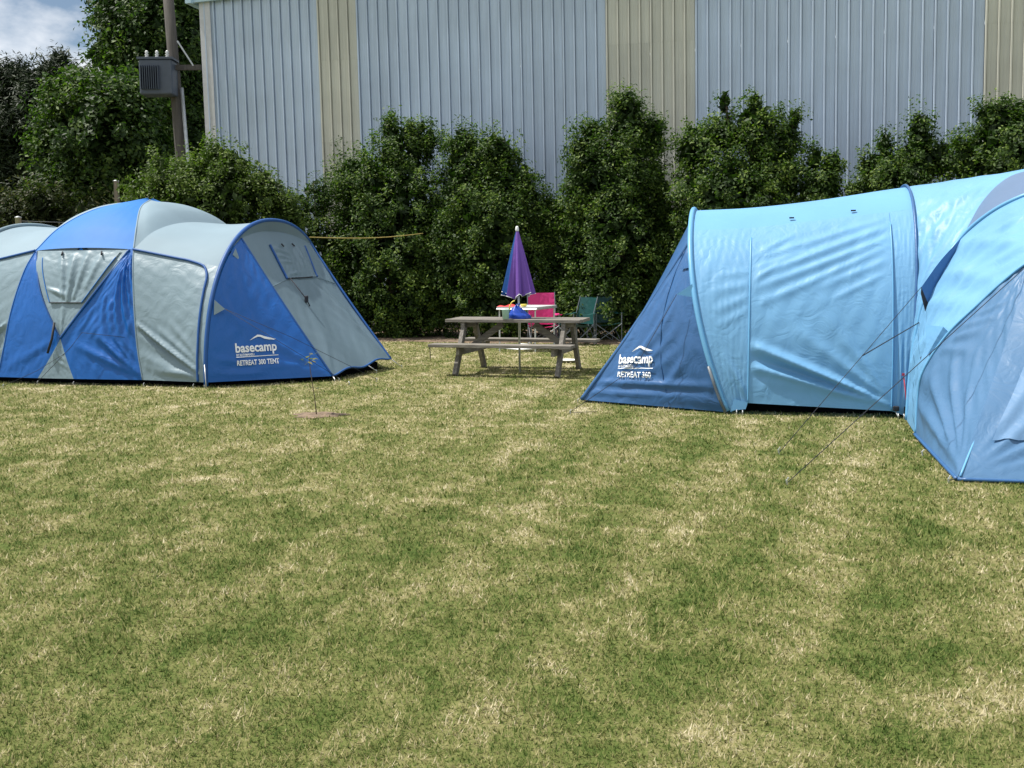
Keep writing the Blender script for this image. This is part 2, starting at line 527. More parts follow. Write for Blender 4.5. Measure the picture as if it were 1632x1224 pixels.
# grass: one mesh of separate blades, denser where it is near
def grass():
    ys = np.linspace(2.3, 23, 400)
    width = ys * 1.02 + 5.5
    dens = 15500 * (3.0 / ys) ** 1.75
    wgt = width * dens
    cum = np.cumsum(wgt) * (ys[1] - ys[0])
    n = int(cum[-1])
    y = np.interp(RNG.random(n) * cum[-1], cum, ys)
    x = (RNG.random(n) - 0.5) * (y * 1.02 + 5.5)
    keep = ~(((x - SAP.x) / 0.22) ** 2 + ((y - SAP.y) / 0.17) ** 2 < 1) & (y < hedge_front(x) - 0.3 + 0.1 * np.sin(x * 5))
    x, y = x[keep], y[keep]
    n = len(x)
    sc = (y / 3.0) ** 0.55
    h = (0.009 + 0.016 * RNG.random(n) ** 2) * np.minimum(sc, 1.35)
    # clumpy height
    h *= 0.75 + 0.5 * (np.sin(x * 7.3 + np.sin(y * 5.1) * 2) * np.sin(y * 6.7 + 1.3 * np.sin(x * 4.3)) * 0.5 + 0.5)
    w = (0.0016 + 0.0014 * RNG.random(n)) * sc ** 1.5
    a = RNG.random(n) * 2 * np.pi
    lean = np.radians(35 + 50 * RNG.random(n))
    dx, dy = np.cos(a), np.sin(a)
    L_ = h * 1.35
    v = np.zeros((n, 3, 3), np.float32)
    v[:, 0] = np.stack([x - dy * w, y + dx * w, np.zeros(n) - 0.002], 1)
    v[:, 1] = np.stack([x + dy * w, y - dx * w, np.zeros(n) - 0.002], 1)
    v[:, 2] = np.stack([x + dx * L_ * np.sin(lean), y + dy * L_ * np.sin(lean), L_ * np.cos(lean) + 0.004], 1)
    rnd = np.repeat(RNG.random(n), 3)
    me = np_mesh('grass', v.reshape(-1, 3), 3, [(0, 1, 2)], M['grass'], {'rnd': rnd})
    o = link('grass', me)
    tag(o, 'short dry mown grass covering the whole lawn', 'grass', kind='stuff')
    return n


NG = grass()

# ------------------------------------------------------------------ shed
WM, WY0, PITCH, L0 = -0.24, 26.0, 0.2556, -7.864
WLEN = math.sqrt(1 + WM * WM)
wa = Vector((1 / WLEN, WM / WLEN, 0))       # along the wall to the right
wn = Vector((WM / WLEN, -1 / WLEN, 0))      # out of the wall, towards the lawn
shed_o = Vector((L0 * wa.x, WY0 + L0 * wa.y, 0))
shed = empty('shed', shed_o, math.atan2(wa.y, wa.x))
tag(shed, 'tall corrugated metal shed with pale blue cladding behind the hedge', 'shed')
LEAN = -0.016


def sheet_mesh(name, z0, z1, mat, nribs=4, dy=0.0):
    """local x along the wall, -y outwards"""
    prof = []
    for k in range(nribs):
        x = k * PITCH
        prof += [(x - 0.030, 0.0), (x - 0.018, -0.055), (x + 0.012, -0.055), (x + 0.010, 0.03), (x + 0.030, 0.03), (x + 0.032, 0.0), (x + 0.100, 0.0), (x + 0.110, -0.005), (x + 0.145, -0.005), (x + 0.155, 0.0)]
    prof.append((nribs * PITCH - 0.036, 0.0))
    mb = MB()
    zs = [z0, z1]
    for z in zs:
        for x, y in prof:
            mb.v.append((x + LEAN * (z - 4.7), y + dy, z))
    n = len(prof)
    for i in range(n - 1):
        mb.f.append((i, i + 1, n + i + 1, n + i))
    me = bpy.data.meshes.new(name)
    me.from_pydata(mb.v, [], mb.f)
    me.materials.append(mat)
    return me


steel_me = sheet_mesh('cladding_sheet', 0.15, 8.9, M['steel'])
fib = [sheet_mesh('translucent_sheet', a, b, M['fibre'], dy=d) for a, b, d in ((0.15, 4.74, 0.0), (4.66, 6.72, -0.004), (6.64, 8.9, -0.008))]
for s in range(0, 26):
    k = s * 4
    if s in (3, 10, 11, 18, 19):
        for me in fib: link('translucent_sheet', me, shed, (k * PITCH, 0, 0))
    else:
        link('cladding_sheet', steel_me, shed, (k * PITCH, 0, 0))
WL = 26 * 4 * PITCH
# corner flashing, plinth, barge and gutter end
mb = MB()
for z in (0.0, 8.75):
    e = LEAN * (z - 4.7)
    mb.v += [(0.16 + e, -0.045, z), (-0.14 + e, -0.045, z), (-0.14 + e, 0.22, z)]
mb.f += [(0, 3, 4, 1), (1, 4, 5, 2)]
mb.build('corner_flashing', M['flash'], shed)
MB().box((WL / 2, 0.10, 0.09), (WL, 0.16, 0.18)).build('plinth', simple('concrete', (0.35, 0.34, 0.32), 0.9, var=0.2), shed)
mb = MB()
mb.beam((-0.35, -0.09, 8.30), (WL + 0.3, -0.09, 9.4), 0.10, 0.16)
mb.build('barge_board', M['gutter'], shed)
MB().beam((-0.40, -0.22, 8.26), (-0.40, 12.2, 8.26), 0.16, 0.13).build('gutter', M['gutter'], shed)
mb = MB()
mb.add([(-0.4, -0.15, 8.40), (WL + 0.3, -0.15, 9.5), (WL + 0.3, 12.2, 9.5), (-0.4, 12.2, 8.40), (-0.4, -0.15, 8.36), (WL + 0.3, -0.15, 9.46), (WL + 0.3, 12.2, 9.46), (-0.4, 12.2, 8.36)],
       [(0, 1, 2, 3), (7, 6, 5, 4), (0, 4, 5, 1), (1, 5, 6, 2), (2, 6, 7, 3), (3, 7, 4, 0)])
mb.build('roof', M['steel'], shed)
mb = MB()
mb.add([(-0.06, 0.2, 0), (-0.06, 12, 0), (-0.06, 12, 8.3), (-0.06, 0.2, 8.3), (WL, 12, 0), (WL, 12, 9.3), (WL, 0.1, 0), (WL, 0.1, 9.3)], [(0, 3, 2, 1), (1, 2, 5, 4), (4, 5, 7, 6)])
mb.build('wall', M['steel'], shed)


# ------------------------------------------------------------------ foliage
def foliage(name, blobs, n, ll, lw, mat, parent, seed, clump=0.16, droop=0.2, core=0.12, per=60):
    """blobs: (x,y,z,rx,ry,rz). leaves gathered in clumps on and a little inside the blobs' surfaces"""
    g = np.random.default_rng(seed)
    B = np.array(blobs, float)
    area = (B[:, 3] * B[:, 5] + B[:, 4] * B[:, 5] + B[:, 3] * B[:, 4])
    pr = area / area.sum()
    m = max(20, n // per)
    bi = g.choice(len(B), int(m * 1.9), p=pr)
    d = g.normal(size=(len(bi), 3))
    d /= np.linalg.norm(d, axis=1)[:, None]
    rr = 1.08 - 0.42 * g.random(len(bi)) ** 1.6
    # lumpy outline
    rr *= 1 + 0.13 * np.sin(d[:, 0] * 7 + bi * 1.7) * np.sin(d[:, 2] * 6 + bi) + 0.05 * np.clip(g.normal(size=len(bi)), -2, 1.6)
    c = B[bi, :3] + d * B[bi, 3:6] * rr[:, None]
    q = ((c[:, None, :] - B[None, :, :3]) / B[None, :, 3:6])
    ins = ((q ** 2).sum(2) < 0.55)
    ins[np.arange(len(bi)), bi] = False
    ok = ~ins.any(1) & (c[:, 2] > 0.05)
    c, d, bi = c[ok][:m], d[ok][:m], bi[ok][:m]
    m = len(c)
    ci_ = g.integers(0, m, n)
    off = g.normal(size=(n, 3))
    off *= (g.random((n, 1)) ** 0.45 / np.linalg.norm(off, axis=1)[:, None]) * 1.75 * clump * (0.6 + 0.7 * g.random((m, 1)))[ci_]
    off += d[ci_] * (off * d[ci_]).sum(1)[:, None] * 0.35
    off[:, 2] *= 1.15
    p = c[ci_] + off
    nrm = d[ci_] * 0.6 + g.normal(size=(n, 3)) * 0.5 + np.array([0, 0, 0.55])
    nrm /= np.linalg.norm(nrm, axis=1)[:, None]
    size = 0.7 + 0.6 * g.random(n)
    rnd = np.clip(g.random(n) * 0.72 + (g.random(m) * 0.34)[ci_], 0, 1)
    # larger leaves inside so that nothing shows through
    k = int(n * core)
    bi2 = g.choice(len(B), k, p=pr)
    d2 = g.normal(size=(k, 3)); d2 /= np.linalg.norm(d2, axis=1)[:, None]
    p2 = B[bi2, :3] + d2 * B[bi2, 3:6] * (0.35 + 0.45 * g.random(k))[:, None]
    n2 = g.normal(size=(k, 3)); n2 /= np.linalg.norm(n2, axis=1)[:, None]
    p = np.concatenate([p, p2]); nrm = np.concatenate([nrm, n2])
    size = np.concatenate([size, 2.6 + g.random(k)]); rnd = np.concatenate([rnd, g.random(k) * 0.3])  # inner leaves kept to dark tones, painting the shade inside the crown
    p[:, 2] = np.maximum(p[:, 2], 0.03)
    N = len(p)
    t = g.normal(size=(N, 3)) + np.array([0, 0, -droop])
    t -= nrm * (t * nrm).sum(1)[:, None]
    t /= np.linalg.norm(t, axis=1)[:, None]
    b = np.cross(nrm, t)
    a = (ll * size)[:, None] * 0.5
    w = (lw * size)[:, None] * 0.5
    v = np.zeros((N, 4, 3), np.float32)
    v[:, 0] = p - t * a
    v[:, 1] = p + b * w + nrm * w * 0.35
    v[:, 2] = p + t * a
    v[:, 3] = p - b * w + nrm * w * 0.35
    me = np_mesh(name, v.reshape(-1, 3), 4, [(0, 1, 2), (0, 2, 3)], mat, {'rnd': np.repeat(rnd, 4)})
    return link(name, me, parent)


def trunk(parent, base, tops, r, mat, name='trunk'):
    mb = MB()
    base = Vector(base)
    g = random.Random(int(abs(base.x) * 100 + abs(base.y) * 10))
    for i, tp in enumerate(tops):
        tp = Vector(tp)
        pts, rr = [], []
        for j in range(7):
            f = j / 6
            p = base.lerp(tp, f)
            p += Vector((g.uniform(-1, 1), g.uniform(-1, 1), 0)) * (0.06 * (tp - base).length * math.sin(math.pi * f) * 0.6)
            pts.append(p)
            rr.append(r * (1 - 0.8 * f) * (1.0 if i == 0 else 0.6))
        mb.tube(pts, rr, 7)
    return mb.build(name, mat, parent, smooth=True)


def plant(name, label, cat, blobs_px, n, ll, lw, mat, seed, group, depth=None, rad=None, base_y=None, clump=0.105, r=0.07, core=0.16, per=62):
    """blobs_px: (px, py, radius px across, radius px up, depth offset) read off the photo; depth in metres"""
    bl = []
    for px, py, rx, rz, dd in blobs_px:
        Y = depth + dd
        c = at(px, py, Y)
        s = Y / F_PX
        bl.append((c.x, c.y, c.z, rx * s, 0.5 * (rx * s + min(rx, rz) * s) * 0.95, rz * s))
    B = np.array(bl)
    bx = float(np.average(B[:, 0], weights=B[:, 3]))
    by = float(np.average(B[:, 1], weights=B[:, 3]))
    root = empty(name, (bx, by, 0))
    loc = [(b[0] - bx, b[1] - by, b[2], b[3], b[4], b[5]) for b in bl]
    tops = [(b[0], b[1], b[2] + 0.5 * b[5]) for b in sorted(loc, key=lambda b: -b[2])[:5]]
    trunk(root, (0, 0, 0), tops, r, M['bark'])
    foliage('crown', loc, n, ll, lw, mat, root, seed, clump, core=core, per=per)
    tag(root, label, cat, group)
    return root


HG = 'tall evergreen shrubs along the shed'
D = lambda px: 23.3 - 0.24 * (px - 816) / F_PX * 23.0
LH, LWD = 0.074, 0.036
HH = 'hedge_shrub'
plant(HH, 'broad dark shrub right of the blue and grey tent, thin twig on top', 'shrub',
      [(625, 440, 95, 110, -.2), (600, 320, 70, 85, 0), (575, 285, 45, 42, .1), (640, 245, 40, 52, 0), (672, 225, 32, 36, .1), (655, 330, 60, 80, -.3), (618, 205, 8, 22, 0), (560, 400, 45, 90, 0), (690, 420, 50, 110, -.4), (560, 490, 50, 50, -.2), (660, 495, 70, 45, -.5)],
      42000, LH, LWD, M['leaf_hedge'], 101, HG, D(620), r=.09)
plant(HH, 'rounded two-topped shrub directly behind the closed purple umbrella', 'shrub',
      [(790, 400, 85, 120, -.2), (745, 300, 50, 75, 0), (738, 235, 26, 34, .1), (790, 245, 34, 36, 0), (815, 300, 45, 55, -.1), (845, 350, 38, 60, -.1), (720, 430, 40, 100, -.3), (800, 490, 80, 48, -.5), (770, 350, 50, 50, -.5)],
      40000, LH, LWD, M['leaf_hedge'], 102, HG, D(785), r=.09)
plant(HH, 'low filler shrub between the umbrella and the tallest shrub', 'shrub',
      [(885, 420, 38, 90, 0), (880, 350, 24, 36, .1), (915, 400, 36, 80, -.2), (890, 490, 55, 45, -.4)],
      14000, LH, LWD, M['leaf_hedge'], 103, HG, D(890), r=.05)
plant(HH, 'tallest shrub in the row, with its narrow crown rising in front of the cream panels', 'shrub',
      [(985, 400, 75, 130, -.2), (1000, 200, 36, 48, 0), (995, 165, 18, 25, 0), (940, 250, 34, 50, .1), (945, 215, 14, 26, .1), (1040, 220, 24, 42, 0), (985, 290, 62, 80, -.1), (930, 320, 34, 60, 0), (1040, 330, 36, 80, 0), (970, 490, 80, 48, -.5), (1050, 450, 40, 80, -.2)],
      40000, LH, LWD, M['leaf_hedge'], 104, HG, D(990), r=.09)
plant(HH, 'wide shrub behind the light blue tunnel tent, thin sprig sticking up', 'shrub',
      [(1160, 330, 95, 95, -.2), (1110, 240, 36, 46, 0), (1155, 165, 8, 24, 0), (1150, 215, 30, 30, 0), (1205, 205, 40, 46, 0), (1203, 165, 10, 20, 0), (1255, 225, 24, 34, .1), (1267, 190, 8, 18, .1), (1230, 290, 52, 75, 0), (1100, 420, 60, 80, 0), (1200, 430, 90, 80, 0)],
      40000, LH, LWD, M['leaf_hedge'], 105, HG, D(1165), r=.09)
plant(HH, 'small two-spiked shrub between the wide shrub and the shed gap', 'shrub',
      [(1305, 310, 38, 50, 0), (1297, 255, 10, 24, 0), (1325, 265, 16, 26, 0), (1310, 400, 50, 60, 0)],
      9000, LH, LWD, M['leaf_hedge'], 106, HG, D(1310), r=.05)
plant(HH, 'shrub with one narrow spire right of the gap, above the light blue roof', 'shrub',
      [(1430, 300, 60, 55, -.1), (1410, 232, 10, 22, 0), (1390, 270, 22, 28, 0), (1465, 215, 20, 40, 0), (1460, 255, 34, 40, 0), (1500, 255, 22, 34, 0), (1440, 380, 90, 70, 0), (1370, 310, 26, 24, 0)],
      20000, LH, LWD, M['leaf_hedge'], 107, HG, D(1440), r=.07)
plant(HH, 'dense shrub at the right edge of the picture, above the tent', 'shrub',
      [(1600, 250, 70, 80, -.1), (1585, 190, 30, 28, 0), (1640, 190, 45, 40, 0), (1545, 260, 32, 34, 0), (1600, 350, 95, 80, 0), (1700, 260, 70, 90, 0)],
      26000, LH, LWD, M['leaf_hedge'], 108, HG, D(1610), r=.08)
plant('bush', 'light green rounded bush in front of the shed corner, behind the tent', 'bush',
      [(335, 330, 95, 70, -.2), (270, 285, 45, 40, 0), (345, 260, 24, 34, 0), (365, 275, 40, 38, 0), (415, 310, 45, 42, 0), (235, 310, 32, 36, 0), (310, 300, 50, 45, -.3), (450, 350, 40, 45, 0), (350, 430, 130, 70, 0)],
      36000, 0.072, 0.036, M['leaf_light'], 109, 'shrubs beside the shed', 22.6, r=.07)
plant('bush', 'thin straggly bush against the shed, between the light green bush and dark shrub', 'bush',
      [(500, 300, 22, 14, 0), (512, 330, 20, 40, 0), (480, 330, 22, 30, 0), (500, 400, 40, 60, 0), (510, 480, 45, 60, 0), (470, 420, 40, 70, 0)],
      9500, 0.08, 0.034, M['leaf_hedge'], 110, 'shrubs beside the shed', 23.6, r=.04, core=.06)

TG = 'trees behind the left tent'
plant('leafy_tree', 'bright leafy tree in front of the others, left of the power pole', 'tree',
      [(165, 215, 85, 80, -.3), (130, 190, 52, 58, 0), (205, 175, 45, 45, 0), (110, 250, 50, 60, 0), (225, 240, 50, 60, 0), (160, 150, 42, 34, .2), (150, 300, 80, 60, 0), (210, 310, 60, 40, 0)],
      28000, 0.15, 0.075, M['leaf_tree'], 121, TG, 30.0, r=.16, clump=.20, core=.2)
plant('leafy_tree', 'tall tree overhanging the power pole with open sky at its left edge', 'tree',
      [(250, 60, 75, 70, 0), (200, 50, 48, 44, .3), (185, 15, 36, 32, .4), (300, 40, 50, 70, .5), (240, 120, 60, 60, 0), (305, 140, 40, 80, .5), (180, 95, 30, 26, .3), (160, 85, 16, 14, .3), (300, 230, 40, 60, 0), (250, -20, 90, 50, .5)],
      29000, 0.15, 0.075, M['leaf_tree'], 122, TG, 32.5, r=.2, clump=.22, core=.2)
plant('pine_tree', 'dark pine at the far left edge under the white cloud', 'tree',
      [(40, 200, 70, 80, 0), (10, 150, 40, 45, 0), (45, 135, 40, 30, .4), (90, 120, 32, 30, 0), (95, 98, 14, 14, 0), (20, 120, 26, 20, 0), (-40, 170, 60, 70, 0), (60, 280, 80, 60, 0), (125, 130, 24, 24, .5)],
      26000, 0.19, 0.04, M['leaf_pine'], 123, TG, 37.0, r=.2, clump=.22, core=.25)
plant('pine_tree', 'shadowed dark tree filling the gap behind the leafy tree and shed corner', 'tree',
      [(260, 230, 75, 110, 0), (200, 330, 90, 80, 0), (310, 260, 50, 120, 0), (100, 330, 80, 70, 0), (20, 300, 80, 90, 0), (-60, 300, 80, 120, 0), (-150, 290, 90, 140, 0), (-250, 300, 90, 150, 0), (-350, 310, 90, 140, 0)],
      34000, 0.24, 0.06, M['leaf_pine'], 124, TG, 39.0, r=.2, clump=.3, core=.25)
for i, (px, py, rx, rz, lab) in enumerate(((15, 345, 42, 34, 'low brownish undergrowth at the left edge behind the fence post'), (75, 340, 40, 36, 'low undergrowth right of the short fence post'), (150, 350, 50, 30, 'low undergrowth behind the blue tent roof'))):
    plant('undergrowth_bush', lab, 'bush', [(px, py, rx, rz, 0), (px + 12, py + 40, rx, rz, 0), (px - 14, py - 8, rx * .6, rz * .7, 0)], 5000, 0.13, 0.05, M['leaf_under'], 130 + i, 'undergrowth behind the fence', 28.0, r=.03, clump=.2)

# ------------------------------------------------------------------ power pole, fence posts, rope
pp = at(290, 260, 27.0)
pt = at(266, -30, 27.0)
slope = (pt - pp) / (pt.z - pp.z)
base = pp - slope * pp.z
pr = empty('power_pole', base)
tag(pr, 'grey timber power pole with a box transformer, left of the shed', 'power pole')
PZ = lambda z: slope * z
MB().tube([PZ(0), PZ(3), PZ(6), PZ(9.6)], [0.17, 0.155, 0.14, 0.125], 12).build('pole', M['pole'], pr, smooth=True)
tz = at(252, 125, 27.0).z
bx = at(253, 125, 26.7) - base
mb = MB().box(bx, (0.80, 0.50, 0.84))
box = mb.build('transformer', M['xform'], pr, bevel=.04)
mb = MB()
for k in range(9): mb.box(bx + Vector((-0.33 + k * 0.052, -0.30, -0.02)), (0.014, 0.10, 0.56))
mb.build('cooling_fin', M['xform'], box)
MB().box(bx + Vector((0, 0, 0.44)), (0.86, 0.56, 0.05)).build('lid', M['xform'], box)
for k in range(3):
    MB().lathe([(0.05, 0), (0.05, 0.05), (0.025, 0.07), (0.05, 0.10), (0.025, 0.13), (0.045, 0.16), (0.02, 0.2)], 10, bx + Vector((-0.27 + k * 0.25, 0, 0.465))).build('insulator', M['porcelain'], box, smooth=True)
MB().beam(PZ(tz + 0.22) + Vector((-0.15, -0.2, 0)), PZ(tz + 0.22) + Vector((0.72, -0.2, 0)), 0.1, 0.12).build('crossarm', M['pole'], pr)
MB().beam(PZ(tz + 0.85) + Vector((0.2, -0.22, 0)), PZ(tz + 0.25) + Vector((0.55, -0.24, 0)), 0.04, 0.03).build('brace', M['galv'], pr)
MB().tube([PZ(0.1) + Vector((0.21, -0.12, 0)), PZ(3) + Vector((0.2, -0.12, 0)), PZ(tz - 0.25) + Vector((0.18, -0.12, 0))], 0.045, 8).build('conduit', M['galv'], pr, smooth=True)

for i, (px, py, lab) in enumerate(((29, 346, 'short grey fence post behind the left end of the tent'), (185, 288, 'pale fence post below the leafy tree, behind the dome roof'))):
    Y = (24.0, 27.0)[i]
    p = at(px, py, Y)
    o = MB().lathe([(0.065, 0), (0.065, p.z - 0.02), (0.075, p.z - 0.02), (0.075, p.z), (0.02, p.z + 0.02)], 12).build('fence_post', M['galv'], None, smooth=True, loc=(p.x, p.y, 0))
    tag(o, lab, 'fence post', 'fence posts behind the tent')
a, b = at(29, 352, 24.0), at(185, 352, 27.0)
o = MB().tube([a, a.lerp(b, .5) - Vector((0, 0, .04)), b], 0.006, 5).build('fence_wire', M['galv'])
tag(o, 'thin fence wire strung between the two posts behind the tent', 'wire')
a, b = at(493, 378, 16.6), at(674, 372, 22.6)
pts = [a.lerp(b, k / 8) - Vector((0, 0, 0.05 * math.sin(math.pi * k / 8))) for k in range(9)]
o = MB().tube(pts, 0.008, 6).build('rope_line', M['yrope'])
tag(o, 'thin yellow rope line strung from the blue and grey tent to the hedge', 'rope')


# ------------------------------------------------------------------ fabric panels
def resample(pts, n):
    """smooth curve through pts, n samples evenly along it"""
    P = np.array([tuple(p) for p in pts], float)
    if len(P) == 1: return np.repeat(P, n, 0)
    if len(P) > 2:
        e0, e1 = 2 * P[0] - P[1], 2 * P[-1] - P[-2]
        Q = np.vstack([e0, P, e1])
        res = []
        for i in range(1, len(Q) - 2):
            t = np.linspace(0, 1, 12, endpoint=False)[:, None]
            p0, p1, p2, p3 = Q[i - 1], Q[i], Q[i + 1], Q[i + 2]
            res.append(0.5 * (2 * p1 + (p2 - p0) * t + (2 * p0 - 5 * p1 + 4 * p2 - p3) * t ** 2 + (3 * p1 - p0 - 3 * p2 + p3) * t ** 3))
        P = np.vstack(res + [P[-1:]])
    d = np.r_[0, np.cumsum(np.linalg.norm(np.diff(P, axis=0), axis=1))]
    if d[-1] < 1e-9: return np.repeat(P[:1], n, 0)
    s = np.linspace(0, d[-1], n)
    return np.stack([np.interp(s, d, P[:, k]) for k in range(3)], 1)


def loft(rows, nu=48, nv=48):
    """grid through curves; rows run from v=0 to v=1"""
    RR = np.stack([resample(r, nu) for r in rows])          # (k,nu,3)
    k = len(rows)
    if k == 2:
        v = np.linspace(0, 1, nv)[:, None, None]
        return RR[0] * (1 - v) + RR[1] * v
    return np.stack([resample(RR[:, i], nv) for i in range(nu)], 1)


def between(left, right, nu=48, nv=48):
    """grid whose left edge is one curve (v upwards) and right edge another"""
    A, B = resample(left, nv), resample(right, nv)
    u = np.linspace(0, 1, nu)[None, :, None]
    return A[:, None] * (1 - u) + B[:, None] * u


def normals(G):
    du = np.gradient(G, axis=1)
    dv = np.gradient(G, axis=0)
    n = np.cross(du, dv)
    l = np.linalg.norm(n, axis=2, keepdims=True)
    return n / np.maximum(l, 1e-9)


def wrinkle(G, folds=(), noise=0.0, seed=0, pin=14.0, bulge=0.0, radial=(), flip=False):
    nv, nu = G.shape[:2]
    u, v = np.meshgrid(np.linspace(0, 1, nu), np.linspace(0, 1, nv))
    d = np.zeros((nv, nu))
    for (a, b, c, e, w0, w1, amp) in folds:
        ax, ay = c - a, e - b
        l2 = ax * ax + ay * ay
        t = np.clip(((u - a) * ax + (v - b) * ay) / l2, 0, 1)
        dist = np.hypot(u - a - t * ax, v - b - t * ay)
        w = w0 + (w1 - w0) * t
        x = dist / w
        d += 1.35 * amp * (1 - 0.9 * x * x) * np.exp(-np.abs(x) ** 1.7) * (0.25 + 0.75 * np.sin(np.pi * np.clip(t, .04, .96)) ** 0.6)
    for (a, b, freq, amp, reach, ph) in radial:
        ang = np.arctan2(v - b, u - a)
        rr = np.hypot(u - a, v - b)
        d += amp * np.sin(ang * freq + ph + 2.2 * np.sin(ang * 3.1 + ph)) * np.exp(-((rr / reach) ** 2)) * np.clip(rr * 8, 0, 1)
    if noise:
        g = np.random.default_rng(seed)
        for k in range(14):
            fx, fy = g.uniform(1, 9, 2)
            d += noise / (1 + 0.25 * k) * np.sin(2 * np.pi * (fx * u * (1 if g.random() < .5 else -1) + fy * v) + g.uniform(0, 6))
    win = np.clip(np.minimum(np.minimum(u, 1 - u), np.minimum(v, 1 - v)) * pin, 0, 1)
    d = d * win + bulge * (4 * u * (1 - u)) * (4 * v * (1 - v))
    return G + normals(G) * d[..., None] * (-1 if flip else 1)


def panel(name, G, mat, parent):
    nv, nu = G.shape[:2]
    idx = np.arange(nv * nu).reshape(nv, nu)
    f = np.stack([idx[:-1, :-1], idx[:-1, 1:], idx[1:, 1:], idx[1:, :-1]], -1).reshape(-1, 4)
    me = bpy.data.meshes.new(name)
    me.from_pydata(G.reshape(-1, 3).tolist(), [], f.tolist())
    me.validate()
    me.shade_smooth()
    me.materials.append(mat)
    return link(name, me, parent)


def sub(G, poly, n=24, off=0.012, flip=1):
    """quad patch lying on a panel: poly = 4 (u,v) corners bl, br, tr, tl"""
    nv, nu = G.shape[:2]
    N = normals(G) * flip
    a, b, c, d = [np.array(p, float) for p in poly]
    o = np.zeros((n, n, 3))
    for j in range(n):
        for i in range(n):
            s, t = i / (n - 1), j / (n - 1)
            p = (a * (1 - s) + b * s) * (1 - t) + (d * (1 - s) + c * s) * t
            x, y = np.clip(p[0], 0, 1) * (nu - 1), np.clip(p[1], 0, 1) * (nv - 1)
            i0, j0 = min(int(x), nu - 2), min(int(y), nv - 2)
            fx, fy = x - i0, y - j0
            g = lambda Q: (Q[j0, i0] * (1 - fx) + Q[j0, i0 + 1] * fx) * (1 - fy) + (Q[j0 + 1, i0] * (1 - fx) + Q[j0 + 1, i0 + 1] * fx) * fy
            o[j, i] = g(G) + g(N) * off
    return o


def rope(name, pts, r, mat, parent, n=6):
    return MB().tube(pts, r, n).build(name, mat, parent, smooth=True)


def smooth_tube(name, pts, r, mat, parent, n=8, m=40):
    return MB().tube([tuple(p) for p in resample(pts, m)], r, n).build(name, mat, parent, smooth=True)


def text_mesh(body, size, bold=0.0):
    cu = bpy.data.curves.new('print', 'FONT')
    cu.body = body
    cu.size = size
    cu.offset = bold
    cu.resolution_u = 3
    o = bpy.data.objects.new('print', cu)
    COL.objects.link(o)
    dg = bpy.context.evaluated_depsgraph_get()
    me = bpy.data.meshes.new_from_object(o.evaluated_get(dg))
    bpy.data.objects.remove(o)
    return me


def logo(G, uv, e1, parent, lines, width, flip=1):
    """flat white print wrapped on a panel; uv = where its lower left corner sits, e1 = writing direction in the panel's space"""
    nv, nu = G.shape[:2]
    N = normals(G) * flip
    i0, j0 = int(uv[0] * (nu - 1)), int(uv[1] * (nv - 1))
    p0, n0 = G[j0, i0], N[j0, i0]
    e1 = np.array(e1, float)
    e1 -= n0 * (e1 @ n0)
    e1 /= np.linalg.norm(e1)
    e2 = np.cross(n0, e1)
    flat = G.reshape(-1, 3)
    fn = N.reshape(-1, 3)
    V, Fc = [], []

    def put(vs, fs):
        b = len(V)
        for x, y in vs:
            p = p0 + e1 * x * width + e2 * y * width
            rel = flat - p
            hgt = rel @ n0
            d2 = (rel @ e1) ** 2 + (rel @ e2) ** 2
            ks = np.argpartition(d2, 8)[:8]
            V.append(tuple(p + n0 * (hgt[ks].max() + 0.008)))
        Fc.extend([tuple(i + b for i in f) for f in fs])
    for body, x, y, size, bold, wfit in lines:
        me = text_mesh(body, size, bold)
        vs = np.array([v.co[:2] for v in me.vertices])
        sx = wfit / (vs[:, 0].max() - vs[:, 0].min())
        put([(x + (a - vs[:, 0].min()) * sx, y + b) for a, b in vs], [tuple(p.vertices) for p in me.polygons])
    # rule between the lines, and the roof mark above the name
    n = 12
    put([(k / n, h) for h in (0.215, 0.232) for k in range(n + 1)], [(k, k + 1, n + 2 + k, n + 1 + k) for k in range(n)])
    top = [(0.36, 0.60), (0.46, 0.67), (0.55, 0.72), (0.62, 0.715), (0.72, 0.675), (0.84, 0.64), (0.98, 0.60)]
    bot = [(0.37, 0.60), (0.47, 0.645), (0.56, 0.675), (0.62, 0.665), (0.71, 0.62), (0.82, 0.595), (0.94, 0.59)]
    m = len(top)
    put(bot + top, [(k, k + 1, m + k + 1, m + k) for k in range(m - 1)])
    me = bpy.data.meshes.new('logo_print')
    me.from_pydata(V, [], Fc)
    me.materials.append(M['print'])
    return link('logo_print', me, parent)


def peg(parent, p, d, ln=0.10):
    p, d = Vector(p), Vector(d).normalized()
    MB().tube([p - d * 0.02 - Vector((0, 0, 0.05)), p + Vector((0, 0, 0.035)), p - d * 0.02 + Vector((0, 0, 0.05))], 0.006, 6).build('peg', M['peg'], parent)


def hoop(qc, H, p, n=61, s=0.0, lean=0.0, t0=0.0, t1=1.0, z0=0.02):
    t = np.linspace(t0, t1, n)
    c, sn = np.cos(np.pi * t), np.abs(np.sin(np.pi * t))
    q = qc - qc * np.sign(c) * np.abs(c) ** (2 / p)
    z = H * sn ** (2 / p)
    ss = s + lean * (1 - (1 - np.clip(z / H, 0, 1)) ** 2)
    return np.stack([ss, q, np.maximum(z, z0)], 1)


